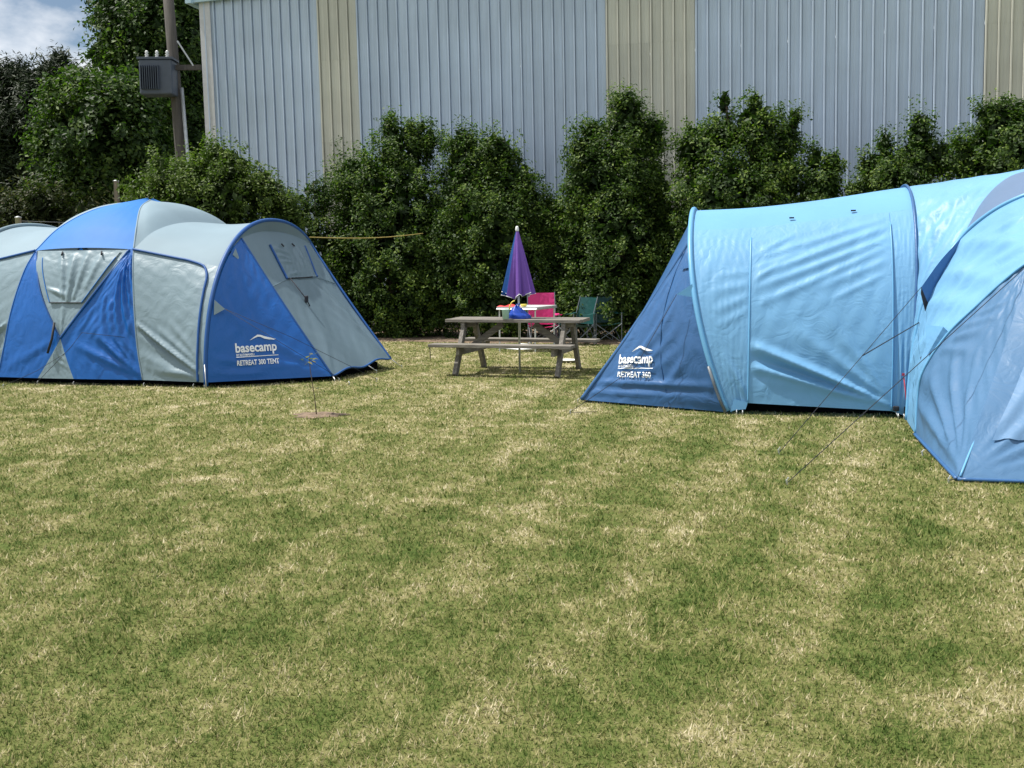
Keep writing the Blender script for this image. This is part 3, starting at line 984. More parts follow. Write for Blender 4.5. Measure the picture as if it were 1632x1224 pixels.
# ------------------------------------------------------------------ the blue and grey tent on the left
tl = empty('tent', (-3.97, 13.67, 0), R(-14))
tag(tl, 'royal blue and silver grey dome tent with side porches, on the left', 'tent', 'tents on the lawn')
QC = 2.1
SCN = -2.0
mir = lambda P: np.array([(2 * SCN - p[0], p[1], p[2]) for p in P])
back = lambda P: np.array([(p[0], 2 * QC - p[1], p[2]) for p in P])
PRF = np.array([(-.89, 0, .085), (-.98, .05, .5), (-1.06, .14, 1.0), (-1.16, .30, 1.5), (-1.24, .46, 1.79), (-1.40, .80, 2.12), (-1.66, 1.32, 2.40), (-2.0, 2.1, 2.56)])
low, upr = PRF[:5], PRF[4:]
NF = 64
RL, LLc = resample(low, NF), resample(mir(low), NF)


def FF(u, f):
    x = f * (NF - 1)
    i = min(int(x), NF - 2)
    a = LLc[i] + (LLc[i + 1] - LLc[i]) * (x - i)
    b = RL[i] + (RL[i + 1] - RL[i]) * (x - i)
    p = a * (1 - u) + b * u
    return p + np.array([0, -0.05 * 4 * u * (1 - u), 0])


def face(ledge, redge, f0, f1, nu=40, nv=40):
    G = np.zeros((nv, nu, 3))
    for j in range(nv):
        f = f0 + (f1 - f0) * j / (nv - 1)
        ul = np.interp(f, [a[1] for a in ledge], [a[0] for a in ledge])
        ur = np.interp(f, [a[1] for a in redge], [a[0] for a in redge])
        for i in range(nu):
            G[j, i] = FF(ul + (ur - ul) * i / (nu - 1), f)
    return G


XU, XF = 0.446, 0.30
# four wedges of the X on the front face
Gbl = wrinkle(face([(0, 0), (0, 1)], [(.30, 0), (XU, XF), (0.015, 1)], 0, 1), noise=.0012, seed=3, folds=[(.98, .3, .2, .08, .03, .06, .008)])
panel('front_panel', Gbl, M['blue'], tl)
Gbr = wrinkle(face([(.55, 0), (XU, XF), (.965, 1)], [(1, 0), (1, 1)], 0, 1, 56, 56), noise=.0015, seed=4,
              folds=[(.55, .9, .98, .30, .03, .045, .030), (.45, .8, .9, .2, .03, .045, .030), (.3, .62, .8, .12, .03, .05, .022), (.7, .86, 1, .5, .02, .035, .026), (.85, .95, 1, .65, .02, .03, .02), (1, .02, .35, .42, .02, .06, .030), (1, .02, .5, .55, .02, .05, .028), (1, .02, .2, .25, .02, .05, .020), (.2, .5, .2, .35, .04, .05, .006)])
panel('front_panel', Gbr, M['blue'], tl)
Ggt = wrinkle(face([(XU, XF), (.015, 1)], [(XU, XF), (.965, 1)], XF, 1), noise=.001, seed=5, folds=[(.4, .5, .5, .1, .06, .1, .01)])
panel('front_panel', Ggt, M['gray'], tl)
Ggb = wrinkle(face([(.30, 0), (XU, XF)], [(.55, 0), (XU, XF)], 0, XF, 30, 30), noise=.001, seed=6, folds=[(.1, .8, .9, .45, .05, .07, .010), (.1, .6, .9, .3, .05, .07, .008)])
panel('front_panel', Ggb, M['gray'], tl)
# hanging window cover in the upper wedge, with its blue edges and dark hem
Gw = face([(.335, .57), (.10, 1)], [(.60, .57), (.90, 1)], .57, .995, 44, 36)
Gw = wrinkle(Gw, noise=.0012, seed=8, folds=[(.45, .9, .55, .05, .05, .08, .03), (.28, .9, .4, .1, .04, .06, .022), (.62, .95, .68, .1, .04, .06, .02), (.05, .25, .5, .12, .05, .06, .02), (.8, .9, .85, .3, .05, .06, .016)], pin=30)
Gw = Gw + np.array([0, -.02, 0])
wcov = panel('window_cover', Gw, M['gray'], tl)
rope('hem', [tuple(p) for p in Gw[0, ::4]] + [tuple(Gw[0, -1])], .007, M['dark'], wcov)
for e in (0, -1): smooth_tube('piping', Gw[::6, e] + np.array([0, -.006, 0]), .006, M['bluetop'], wcov)
for f0 in (.33, .72): rope('toggle', [tuple(FF(f0, .985) + np.array([0, -.04, 0])), tuple(FF(f0, .955) + np.array([0.02, -.06, 0]))], .012, M['dark'], wcov)
smooth_tube('seam', [FF(.965, 1) + [0, -.012, 0], FF(.70, .65) + [0, -.016, 0], FF(XU, XF) + [0, -.016, 0]], .013, M['pipe'], tl)
smooth_tube('seam', [FF(.015, 1) + [0, -.01, 0], FF(.23, .65) + [0, -.012, 0], FF(XU, XF) + [0, -.012, 0]], .010, M['pipe'], tl)
rope('zip_pull', [tuple(FF(.40, .42) + [0, -.03, 0]), tuple(FF(.395, .3) + [0, -.04, 0]), tuple(FF(.37, .19) + [0, -.04, 0])], .016, M['dark'], tl)
# dome
URF, ULF = upr, mir(upr)
Gd = loft([np.stack([ULF[i] * (1 - t) + URF[i] * t + np.array([0, -.07, .03]) * 4 * t * (1 - t) for t in np.linspace(0, 1, 9)]) for i in range(len(upr))], 40, 40)
panel('dome_panel', wrinkle(Gd, noise=.0005, seed=9, flip=True), M['bluetop'], tl)
panel('dome_panel', back(Gd.reshape(-1, 3)).reshape(Gd.shape), M['bluetop'], tl)
panel('back_panel', back(face([(0, 0), (0, 1)], [(1, 0), (1, 1)], 0, 1).reshape(-1, 3)).reshape(40, 40, 3), M['blue'], tl)
CREASE = np.array([tuple(upr[0]), (-1.19, .85, 2.03), (-1.14, 1.4, 2.17), (-1.12, 2.1, 2.21), (-1.14, 2.8, 2.17), (-1.19, 3.35, 2.03), (upr[0][0], 4.2 - upr[0][1], upr[0][2])])
cr_ = resample(CREASE, 21)
Ufs = resample(upr, 9)
rows = []
for i in range(9):
    a, b = Ufs[i], back([Ufs[i]])[0]
    t = np.linspace(0, 1, 21)[:, None]
    line = a * (1 - t) + b * t
    k = i / 8
    cw = cr_ - (cr_[0] * (1 - t) + cr_[-1] * t)
    rows.append(line + cw * (1 - k) ** 1.6)
Gside = loft(rows, 44, 30)
ARCH = hoop(QC, 2.22, 2.25)
TE = 0.245                                     # where the eave meets the hoop
iE = int(TE * 60)
ROOF = hoop(QC, 2.20, 2.25, 61, s=.03)[iE:61 - iE]
mid = resample(ROOF, 21) * .5 + cr_ * .5 + np.array([0, 0, -.035]) * np.sin(np.linspace(0, np.pi, 21))[:, None]
Groof = loft([cr_, mid, ROOF], 50, 30)
aw = hoop(QC, 2.22, 2.25, z0=.07)[:iE + 1]
Gs = between(low, aw, 56, 56)
Gs = wrinkle(Gs, noise=.0012, seed=12, folds=[(0, .42, 1, .04, .02, .035, .055), (.05, .36, 1, .03, .02, .03, -.03), (.35, .38, 1, .10, .04, .03, .016), (.5, .45, 1, .14, .04, .03, .012), (.05, .17, .95, .02, .05, .04, .022), (.1, .10, .9, .02, .04, .03, .018), (.2, .05, .8, .06, .03, .03, .014)], bulge=-.03, flip=False)
ADX = np.array([-.02, 0, 0])
for side, fn in (('r', lambda P: P), ('l', mir)):
    A = lambda G: np.array(fn(G.reshape(-1, 3))).reshape(G.shape)
    panel('dome_panel', A(Gside), M['graytop'], tl)
    panel('roof_panel', A(Groof), M['graytop'], tl)
    panel('side_panel', A(Gs), M['gray'], tl)
    panel('side_panel', back(A(Gs).reshape(-1, 3)).reshape(Gs.shape), M['gray'], tl)
    smooth_tube('pole_sleeve', fn(ARCH + np.array([.03, 0, 0])), .029, M['pipe'] if side == 'r' else M['graytop'], tl, 10, 90)
    ev = np.vstack([Gs[-1, 0:42:6], Gs[-2, 45:46], Gs[-4, 48:49], Gs[-8, 50:51], Gs[-14::-6, 50]]) + np.array([0, -.012, .004])
    smooth_tube('piping', fn(ev), .016, M['pipe'], tl, 8, 90)
    smooth_tube('seam', fn(low + np.array([0, .002, 0])), .010, M['graytop'] if side == 'r' else M['blue'], tl)
smooth_tube('seam', upr + np.array([0.0, .0, .0]), .010, M['graytop'], tl)
smooth_tube('seam', mir(upr) + np.array([0.0, .0, .0]), .010, M['bluetop'], tl)
# right-hand porch (the left one is the same, mirrored, beyond the picture's edge)
C1, C2 = np.array((1.33, 1.05, .07)), np.array((1.47, 2.92, .15))
hp = hoop(QC, 2.17, 2.25, 121, s=.06, z0=.07)
iA = int(np.argmin(np.abs(hp[:60, 1] - 1.0)))
iB = 60 + int(np.argmin(np.abs(hp[60:, 1] - 3.22)))
topcurve = hp[iA:iB + 1].copy()
topcurve[:, 2] -= .11 * np.sin(np.linspace(0, np.pi, len(topcurve))) ** .7
topcurve[:, 0] -= .05 * np.sin(np.linspace(0, np.pi, len(topcurve)))
tm = resample(topcurve, 15)
bm_ = np.stack([C1 * (1 - t) + C2 * t + np.array([0, 0, .05 * math.sin(2 * math.pi * t) ** 2]) for t in np.linspace(0, 1, 15)])
Gp = loft([bm_, bm_ * .5 + tm * .5 + np.array([-.03, 0, -.03]), tm], 64, 64)
Gp = wrinkle(Gp, noise=.0009, seed=21, folds=[(.62, .62, .80, .28, .02, .05, .018), (.70, .66, .86, .34, .02, .04, .014), (.55, .5, .74, .2, .02, .04, .008), (.95, .05, .75, .4, .03, .06, .012), (.05, .05, .3, .3, .03, .06, .006)])
lside = hp[:iA + 1][:, :]
Gb = between(lside, np.stack([np.array(C1) * (1 - t) + hp[iA] * t for t in np.linspace(0, 1, 9)]), 60, 60)
Gb[:, :, 1] += 0
Gb = wrinkle(Gb, noise=.0016, seed=22, folds=[(0, .05, .95, .02, .02, .03, .016), (.05, .14, .8, .05, .02, .04, .013), (.1, .02, .75, .10, .02, .04, .010), (0, .6, .5, .2, .03, .06, .008), (1, .02, .45, .35, .02, .06, .012), (.98, .02, .3, .2, .02, .06, .010)])
rside = hp[iB:][::-1]
Gc = between(np.stack([C2 * (1 - t) + hp[iB] * t for t in np.linspace(0, 1, 9)]), rside, 40, 40)
for side, fn in (('r', lambda P: P), ('l', mir)):
    A = lambda G: np.array(fn(G.reshape(-1, 3))).reshape(G.shape)
    panel('porch_panel', A(Gp), M['grayshade'], tl)
    pb = panel('porch_panel', A(Gb), M['blue'], tl)
    panel('porch_panel', A(Gc), M['blue'], tl)
    if side == 'r': porch_b = pb
    smooth_tube('piping', fn(np.array([C1, C1 * .5 + hp[iA] * .5 + np.array([-.01, -.01, -.01]), hp[iA]])), .015, M['pipe'], tl)
    smooth_tube('piping', fn(np.array([C2, C2 * .5 + hp[iB] * .5 + np.array([-.01, 0.0, -.01]), hp[iB]])), .017, M['pipe'], tl)
    smooth_tube('hem', fn(bm_), .014, M['pipe'], tl)
# window with its rolled blind on the grey porch panel
wq = [(.25, .66), (.71, .665), (.83, .925), (.30, .90)]
Gwn = sub(Gp, wq, 30, .014)
Gwn = wrinkle(Gwn, noise=.002, seed=31, folds=[(.62, .95, .72, .35, .04, .05, .02), (.75, .9, .82, .3, .04, .05, .02), (.86, .8, .9, .25, .03, .05, .018), (.05, .9, .4, .7, .05, .05, .014), (.05, .7, .35, .55, .05, .05, .014), (.05, .5, .4, .45, .05, .05, .010), (.1, .1, .5, .15, .05, .05, .01)], pin=25)
wv = panel('window_cover', Gwn, M['grayshade'], tl)
smooth_tube('piping', Gwn[:, 0], .018, M['pipe'], wv)
smooth_tube('piping', Gwn[:, -1], .016, M['pipe'], wv)
rope('hem', [tuple(p) for p in Gwn[0, ::5]], .008, M['dark'], wv)
for c_ in (8, 17): rope('toggle', [tuple(Gwn[-1, c_] + [.03, -.01, 0]), tuple(Gwn[-3, c_ + 1] + [.04, -.02, -.01])], .012, M['dark'], wv)
pw = sub(Gp, [(.28, .655), (.30, .655), (.30, .656), (.28, .656)], 2, .03)[0, 0]
pe = sub(Gp, [(.31, .50), (.32, .50), (.32, .51), (.31, .51)], 2, .04)[0, 0]
rope('guy_rope', [tuple(pw), tuple(pe), tuple(pe * 1.0 + np.array([.05, 0, -.10]))], .009, M['rope'], tl)
MB().box(pe, (.05, .05, .10)).build('rope_bundle', M['rope'], tl, bevel=.015)
smooth_tube('seam', sub(Gp, [(.02, .655), (.98, .655), (.98, .656), (.02, .656)], 16, .003)[0], .005, M['grayshade'], tl)
# inner hood under the hoop, its shadow put into the darker grey
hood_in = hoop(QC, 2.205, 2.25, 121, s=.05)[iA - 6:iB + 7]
panel('hood', loft([hood_in, topcurve], 50, 8), M['grayshade'], tl)
# logo print
LINES_L = [('basecamp', 0.0, .335, .30, .008, .985), ('BY KATHMANDU', .01, .245, .075, .002, .42), ('RETREAT 300 TENT', .01, .03, .165, .004, .99)]
logo(Gb, (.245, .10), (1.33, 1.05, .03), porch_b, LINES_L, .56)
# gusset tabs, guy ropes, pegs
ta = hp[int(np.argmin(np.abs(hp[:60, 2] - 1.02)))]
mb = MB().add([ta + [.03, 0, .10], ta + [.03, -.03, -.10], ta + [.16, .03, -.02]], [(0, 1, 2)])
mb.build('gusset', M['graytop'], tl)
g2 = hp[iA - 5]
MB().add([g2 + [.04, -.02, .0], g2 + [.03, -.09, -.09], g2 + [.09, .0, -.17]], [(0, 1, 2)]).build('gusset', M['graytop'], tl)
rope('guy_rope', [tuple(ta + [.16, .03, -.02]), (1.72, .62, .03)], .0032, M['rope'], tl)
rope('guy_rope', [tuple(ta + [.16, .03, -.02]), (.95, .62, .62), (1.95, 1.1, .03)], .0032, M['rope'], tl)
rope('guy_rope', [(-2.0, -.06, .42), (-2.3, -.25, .2), (-2.62, -.5, .02)], .0032, M['rope'], tl)
rope('guy_rope', [(-1.14, .02, .64), (-1.72, -.06, .70), (-1.88, -.10, .5), (-2.3, -.3, .02)], .0032, M['rope'], tl)
for p_, d_ in (((.02, -.03, 0), (0, -1, 0)), ((-.13, -.05, 0), (0, -1, 0)), ((-.85, -.05, 0), (0, -1, 0)), ((-1.88, -.08, 0), (0, -1, 0)), ((-2.43, -.08, 0), (0, -1, 0)), ((1.38, 1.0, 0), (1, -1, 0)), ((1.42, 1.06, 0), (1, 0, 0)), ((1.52, 2.2, 0), (1, 0, 0)), ((1.62, 3.0, 0), (1, .3, 0)), ((1.75, .62, 0), (1, -.5, 0)), ((1.95, 1.1, 0), (1, 0, 0)), ((-2.62, -.5, 0), (0, -1, 0))):
    peg(tl, p_, d_)
rope('peg_strap', [tuple(C2), (1.60, 2.99, .03)], .007, M['peg'], tl)
rope('peg_strap', [tuple(bm_[8]), (1.52, 2.2, .03)], .007, M['peg'], tl)
rope('peg_strap', [tuple(C1), (1.38, 1.0, .03)], .007, M['peg'], tl)
rope('peg_strap', [(.03, -.02, .30), (.10, -.12, .0)], .006, M['peg'], tl)
# black skirt added inside the fabric, painting the shade of the gap
mb = MB()
out_ = [(-.0, .2), (1.16, 1.15), (1.30, 2.8), (0, 4.0), (-4, 4.0), (-5.3, 2.8), (-5.16, 1.15), (-4.0, .2)]
n = len(out_)
for z in (0.006, .11):
    for s_, q_ in out_: mb.v.append((s_, q_, z))
for k in range(n): mb.f.append((k, (k + 1) % n, n + (k + 1) % n, n + k))
mb.f.append(tuple(range(n, 2 * n)))
mb.build('gap_shade_skirt', M['gap_shade'], tl)

# ------------------------------------------------------------------ the light blue tunnel tent on the right
tr = empty('tent', (2.24, 10.84, 0), R(-13))
tag(tr, 'light blue tunnel tent with slate blue porches, on the right', 'tent', 'tents on the lawn')
Q2 = 1.6
A1 = hoop(Q2, 2.15, 2.3, 121, s=0, lean=-.45)
A2 = hoop(Q2, 2.36, 2.3, 121, s=1.70, lean=.10)
i3 = 40                                        # side / roof boundary along the hoop


def mixh(k):
    h = A1 * (1 - k) + A2 * k
    return h


def zfloor(P, z0, z1):
    P = P.copy()
    n = len(P)
    lift = np.linspace(z0, z1, 1)
    P[0, 2] = z0
    P[:, 2] = np.maximum(P[:, 2], z0)
    return P


k1, k2 = .105, .92
H1 = hoop(Q2, 2.17, 2.3, 121, s=.17)
H2 = hoop(Q2, 2.33, 2.3, 121, s=1.56)
H1b = H1.copy(); H1b[:, 2] = np.maximum(H1b[:, 2], .12)
H2b = H2.copy(); H2b[:, 2] = np.maximum(H2b[:, 2], .07)
Ge = wrinkle(between(A1[:i3 + 1], H1b[:i3 + 1], 40, 90), noise=.0007, seed=41, folds=[(1, .55, .3, .50, .03, .04, .008), (1, .62, .3, .60, .03, .04, .008), (1, .69, .35, .68, .03, .03, .006), (1, .48, .3, .42, .03, .03, .006), (.95, .02, .35, .25, .04, .06, .014), (.6, .03, .3, .2, .04, .06, .01)])
panel('side_panel', Ge, M['lblue'], tr)
Gm = between(H1b[:i3 + 1], H2b[:i3 + 1], 90, 90)
Gm = wrinkle(Gm, noise=.0010, seed=42, folds=[(1, .02, .0, .30, .015, .035, .050), (1, .02, .02, .235, .012, .028, -.03), (1, .02, 0, .19, .012, .03, .034), (1, .02, .15, .12, .02, .03, .014), (1, .04, .35, .36, .02, .05, .014), (1, .05, .55, .42, .02, .05, .010),
                                                   (1, .90, .02, .66, .03, .04, .020), (1, .83, .05, .60, .025, .035, .017), (.98, .78, .10, .52, .025, .03, .013), (1, .96, .1, .78, .03, .03, .011), (.95, .70, .45, .58, .02, .03, .009), (.97, .64, .6, .53, .02, .02, .008), (.3, .9, 0, .78, .02, .03, .008), (.4, .8, 0, .70, .02, .03, .008), (.2, .72, 0, .62, .02, .02, .007)],
             bulge=-.02)
Gm = Gm + np.array([0, -.012, 0])
panel('side_panel', Gm, M['lblue'], tr)
Gt = wrinkle(between(H2b[:i3 + 1], A2[:i3 + 1], 30, 90), noise=.0006, seed=43, folds=[(.5, .02, .4, .35, .08, .1, .008), (.8, .02, .7, .3, .06, .1, .006)])
panel('side_panel', Gt, M['lblue'], tr)
bk = lambda P: np.array([(p[0], 2 * Q2 - p[1], p[2]) for p in P])
panel('side_panel', bk(between(A1[:i3 + 1], A2[:i3 + 1], 30, 30).reshape(-1, 3)).reshape(30, 30, 3), M['lblue'], tr)
ru = [A1[i3:121 - i3], H1[i3:121 - i3], H1[i3:121 - i3] * .5 + H2[i3:121 - i3] * .5 - [0, 0, .015], H2[i3:121 - i3], A2[i3:121 - i3]]
panel('roof_panel', loft(ru, 50, 40), M['lbluetop'], tr)
# hoop sleeves
lip = A1 + np.array([-.03, 0, .015])
smooth_tube('pole_sleeve', lip, .028, M['lpipe'], tr, 10, 90)
panel('hood', loft([A1 + [.0, 0, .005], lip + [0, 0, .03]], 80, 4), M['lpipe'], tr)
smooth_tube('pole', A2 + np.array([0, -.02, .02]), .014, M['navy'], tr, 8, 90)
rope('pole', [tuple(A1[j] + [-.05, -.03, 0]) for j in (0, 2, 4, 7)], .016, M['fpole'], tr)
smooth_tube('seam', H1b[:i3 - 3] + np.array([0, -.012, 0]), .010, M['lpipe'], tr)
smooth_tube('seam', H2b[:i3 - 3] + np.array([0, -.02, 0]), .007, M['lpipe'], tr)
for k in (.3, .75): MB().box((H1 * (1 - k) + H2 * k)[i3 + 2] + [0, -.01, .01], (.05, .02, .015)).build('toggle', M['dark'], tr)
MB().add([A1[0] + [0, -.03, .02], H1b[0] + [-.02, -.04, -.06], H1b[0] + [0, -.04, .01], A1[0] + [.03, -.03, .14]], [(0, 1, 2, 3)]).build('corner_tab', M['lbluetop'], tr)
# left porch
D1, D2 = np.array((-1.66, .70, .03)), np.array((-1.60, 2.5, .03))
h1 = hoop(Q2, 2.12, 2.3, 121, s=-.02, lean=-.45)
jA = int(np.argmin(np.abs(h1[:60, 1] - .62)))
jB = 120 - jA
Gpl = between(np.stack([D1 * (1 - t) + h1[jA] * t for t in np.linspace(0, 1, 9)])[:, :], h1[:jA + 1], 70, 70)
Gpl = wrinkle(Gpl, noise=.0014, seed=51, folds=[(.05, .12, .95, .14, .02, .03, .020), (.02, .05, .9, .08, .02, .03, .018), (.3, .02, 1, .05, .02, .03, .014), (.06, .06, .6, .6, .02, .05, .008), (.05, .04, .75, .5, .02, .05, .007), (.1, .05, .85, .4, .02, .05, .006), (.2, .2, .55, .7, .02, .04, .008), (.55, .1, .85, .35, .03, .05, .012)], flip=False)
pl = panel('porch_panel', Gpl, M['navy'], tr)
tm2 = resample(h1[jA:jB + 1], 15)
bm2 = np.stack([D1 * (1 - t) + D2 * t for t in np.linspace(0, 1, 15)])
panel('porch_panel', loft([tm2, tm2 * .5 + bm2 * .5 + np.array([.03, 0, -.03]), bm2], 40, 40), M['navy'], tr)
panel('porch_panel', between(h1[jB:][::-1], np.stack([D2 * (1 - t) + h1[jB] * t for t in np.linspace(0, 1, 9)]), 30, 30), M['navy'], tr)
for c_, t_ in ((D1, h1[jA]), (D2, h1[jB])):
    smooth_tube('piping', [c_, c_ * .5 + t_ * .5 + [.02, 0, -.02], t_], .024, M['navy'], tr)
smooth_tube('seam', sub(Gpl, [(.62, .02), (.64, .02), (.30, .93), (.28, .93)], 14, .004)[:, 0], .005, M['navy'], tr)
LINES_R = [('basecamp', 0.0, .335, .30, .008, .985), ('BY KATHMANDU', .01, .245, .075, .002, .42), ('RETREAT 360', .01, .03, .165, .004, .93)]
logo(Gpl, (.20, .145), (1.6, -.70, 0.0), pl, LINES_R, .46)
MB().add([h1[22] + [-.02, -.02, .08], h1[22] + [-.01, -.03, -.06], h1[22] + [-.18, -.05, -.03]], [(0, 1, 2)]).build('gusset', M['lpipe'], tr)
rope('guy_rope', [tuple(h1[22] + [-.18, -.05, -.03]), (-1.0, .15, .45), (-1.62, -.30, .02)], .0032, M['rope'], tr)
rope('guy_rope', [(-1.62, -.30, .02), (-1.35, -.20, .02)], .0032, M['rope'], tr)
sh = sub(Gpl, [(.62, .80), (.92, .80), (.85, .87), (.70, .87)], 12, .02)
panel('vent_hood', sh, M['navy'], tr)

# body between the second hoop and the near wing
hl = np.array([(1.66, -.35, .03), (1.68, -.30, .4), (1.72, -.25, .78), (1.80, -.2, 1.18), (1.96, -.12, 1.5), (2.16, -.03, 1.79)])
h1c = np.array([(2.16, -.03, 1.79), (2.36, .25, 2.10), (2.58, .45, 2.32), (2.80, .50, 2.42), (3.3, .55, 2.50)])
h2c = np.array([(2.16, -.03, 1.79), (2.37, -.22, 2.00), (2.60, -.38, 2.13), (2.9, -.45, 2.22), (3.3, -.5, 2.25)])
CS = 3.3
mx_ = lambda P: np.array([(2 * CS - p[0], p[1], p[2]) for p in P])
full1 = np.vstack([hl, h1c[1:]])
A2f = A2[:61]
Gbd = between(A2f, full1, 50, 70)
panel('dome_panel', wrinkle(Gbd, noise=.003, seed=61, folds=[(0, .62, .8, .75, .03, .05, .02), (0, .5, .7, .66, .03, .05, .016), (.2, .3, .8, .6, .03, .05, .016), (.2, .75, .9, .70, .02, .05, .012), (.1, .1, .8, .4, .04, .06, .02)]), M['lblue'], tr)
panel('dome_panel', mx_(Gbd.reshape(-1, 3)).reshape(Gbd.shape), M['lblue'], tr)
A3 = np.array([(3.3, .55, 2.50), (3.3, 1.6, 2.56), (3.3, 2.9, 2.2), (3.3, 3.2, 1.2), (3.3, 3.25, .03)])
Grf = between(A2[60:], A3, 40, 40)
panel('dome_panel', Grf, M['lbluetop'], tr)
panel('dome_panel', mx_(Grf.reshape(-1, 3)).reshape(Grf.shape), M['lbluetop'], tr)
ad = A2[60:61].repeat(2, 0)
Gtop = between(np.array([A2[60], A2[60] * .5 + np.array((3.3, 1.6, 2.56)) * .5, (3.3, 1.6, 2.56)]), np.array([full1[-4], full1[-3], full1[-1]]), 20, 20)
fanL = loft([h2c, h2c * .5 + h1c * .5 + [0, -.01, .02], h1c], 30, 16)
panel('roof_vent', fanL, M['greyfan'], tr)
panel('roof_vent', mx_(fanL.reshape(-1, 3)).reshape(fanL.shape), M['greyfan'], tr)
# near wing roof down to the porch line
EL = np.array([(1.62, -1.25, .03), (1.635, -1.2, .35), (1.67, -1.25, .60), (1.84, -1.35, .92), (2.06, -1.45, 1.18), (2.22, -1.52, 1.36), (2.42, -1.60, 1.54), (2.80, -1.68, 1.76), (3.3, -1.75, 1.86)])
full2 = np.vstack([hl, h2c[1:]])
Gw1 = between(full2, EL, 60, 70)
Gw1 = wrinkle(Gw1, noise=.005, seed=62, folds=[(.05, .45, .95, .55, .03, .04, .020), (.05, .55, .9, .70, .03, .05, .020), (.1, .35, .95, .45, .03, .04, .018), (.3, .6, .5, .95, .05, .06, .016), (.1, .75, .6, .66, .03, .05, .014), (.1, .15, .9, .35, .04, .06, .02)], flip=False)
panel('roof_panel', Gw1, M['lblue'], tr)
panel('roof_panel', mx_(Gw1.reshape(-1, 3)).reshape(Gw1.shape), M['lblue'], tr)
smooth_tube('pole_sleeve', full2 + np.array([0, -.02, .0]), .020, M['lpipe'], tr, 8, 60)
smooth_tube('piping', EL + np.array([0, -.015, .005]), .012, M['lpipe'], tr, 8, 60)
smooth_tube('piping', mx_(EL + np.array([0, -.015, .005])), .012, M['lpipe'], tr, 8, 60)
K = np.array((1.63, -3.22, .02))
eS = 6
side_top = EL[eS]
Gsd = between(EL[:eS + 1], np.stack([K * (1 - t) + side_top * t + np.array([0.02, .0, -.06]) * math.sin(math.pi * t) for t in np.linspace(0, 1, 9)]), 64, 70)
Gsd = wrinkle(Gsd, noise=.0022, seed=63, folds=[(1, .02, .15, .30, .015, .05, .028), (1, .02, .30, .45, .015, .05, .022), (1, .03, .05, .15, .015, .05, .024), (.1, .5, .5, .62, .03, .04, .018), (.1, .58, .6, .70, .03, .04, .016), (.1, .45, .5, .5, .03, .04, .016), (.15, .66, .6, .78, .02, .03, .012), (1, .02, .6, .5, .015, .05, .014)], flip=False)
panel('porch_panel', Gsd, M['porchb'], tr)
panel('porch_panel', mx_(Gsd.reshape(-1, 3)).reshape(Gsd.shape), M['porchb'], tr)
K2 = mx_([K])[0]
trow = np.vstack([EL[eS:], mx_(EL[eS:])[::-1][1:]])
brow = np.stack([K * (1 - t) + K2 * t + np.array([0, -.02, 0]) for t in np.linspace(0, 1, 9)])
tr9, br9 = resample(trow, 21), resample(brow, 21)
Gf = loft([br9, br9 * .5 + tr9 * .5 + np.array([0, 0, -.05]), tr9], 120, 70)
Gf = wrinkle(Gf, noise=.0012, seed=64, folds=[(0, .01, .16, .30, .008, .024, .018), (0, .01, .24, .24, .008, .024, .018), (0, .01, .11, .42, .008, .022, .013), (0, .01, .30, .14, .008, .022, .015), (0, .01, .30, .06, .008, .018, .010), (.20, .9, .12, .3, .014, .022, .018), (1, .01, .8, .3, .01, .02, .02), (.36, .9, .3, .3, .02, .03, .010)])
pf = panel('porch_panel', Gf, M['porchb'], tr)
Gwd = sub(Gf, [(.045, .155), (.40, .155), (.36, .90), (.115, .90)], 40, .012)
panel('window_cover', Gwd, M['porchw'], tr)
Gwd2 = sub(Gf, [(.60, .155), (.955, .155), (.885, .90), (.64, .90)], 20, .012)
panel('window_cover', Gwd2, M['porchw'], tr)
smooth_tube('seam', [K + [.02, -.01, .02]] + [K * (1 - t) + side_top * t + np.array([0.02, -.012, -.06 * math.sin(math.pi * t)]) for t in (.25, .5, .75, 1)], .008, M['lpipe'], tr)
hem = np.vstack([np.stack([EL[0] * (1 - t) + K * t for t in np.linspace(0, 1, 6)])])
smooth_tube('hem', hem + np.array([-.005, 0, .0]), .014, M['navy'], tr)
smooth_tube('hem', brow + np.array([0, -.005, 0]), .012, M['navy'], tr)
# vent flap, rain tab, buckles, red cord
V0, V1, V2 = np.array((2.13, -.12, 1.76)), np.array((1.74, -.44, 1.30)), np.array((1.84, -.40, 1.08))
panel('vent_flap', between([V0, V0 * .5 + V1 * .5 + [-.01, -.02, .02], V1][::-1], [V0, V0 * .5 + V2 * .5, V2][::-1], 12, 20), M['navy'], tr)
MB().add([V1, V2, V2 + [-.03, -.01, -.10], V1 + [.0, .02, -.06]], [(0, 1, 2, 3)]).build('vent_flap', M['dark'], tr)
MB().add([(1.70, -1.20, .72), (1.86, -1.38, .92), (1.80, -1.36, .98), (1.70, -1.05, .98)], [(0, 1, 2, 3)]).build('gusset', M['lblue'], tr)
for c_ in ((1.70, -.95, .62), (1.70, -1.30, .48)):
    MB().box(c_, (.035, .03, .14)).build('buckle', M['dark'], tr, bevel=.008)
MB().box((1.60, -.04, .10), (.06, .03, .05)).build('buckle', M['dark'], tr, bevel=.01)
MB().box(sub(Gf, [(.10, .5), (.11, .5), (.11, .51), (.10, .51)], 2, .02)[0, 0], (.05, .02, .03)).build('buckle', M['dark'], tr)
rope('cord', [(1.66, -.06, .42), (1.69, -.06, .2), (1.72, -.05, .03)], .006, M['rrope'], tr)
MB().box((1.655, -.06, .44), (.025, .02, .025)).build('buckle', M['rrope'], tr)
zl = lambda px, py: None
import mathutils
Minv = Matrix.Translation(tr.location) @ Matrix.Rotation(R(-13), 4, 'Z')
Minv = Minv.inverted()
toL = lambda p: Minv @ Vector(p)
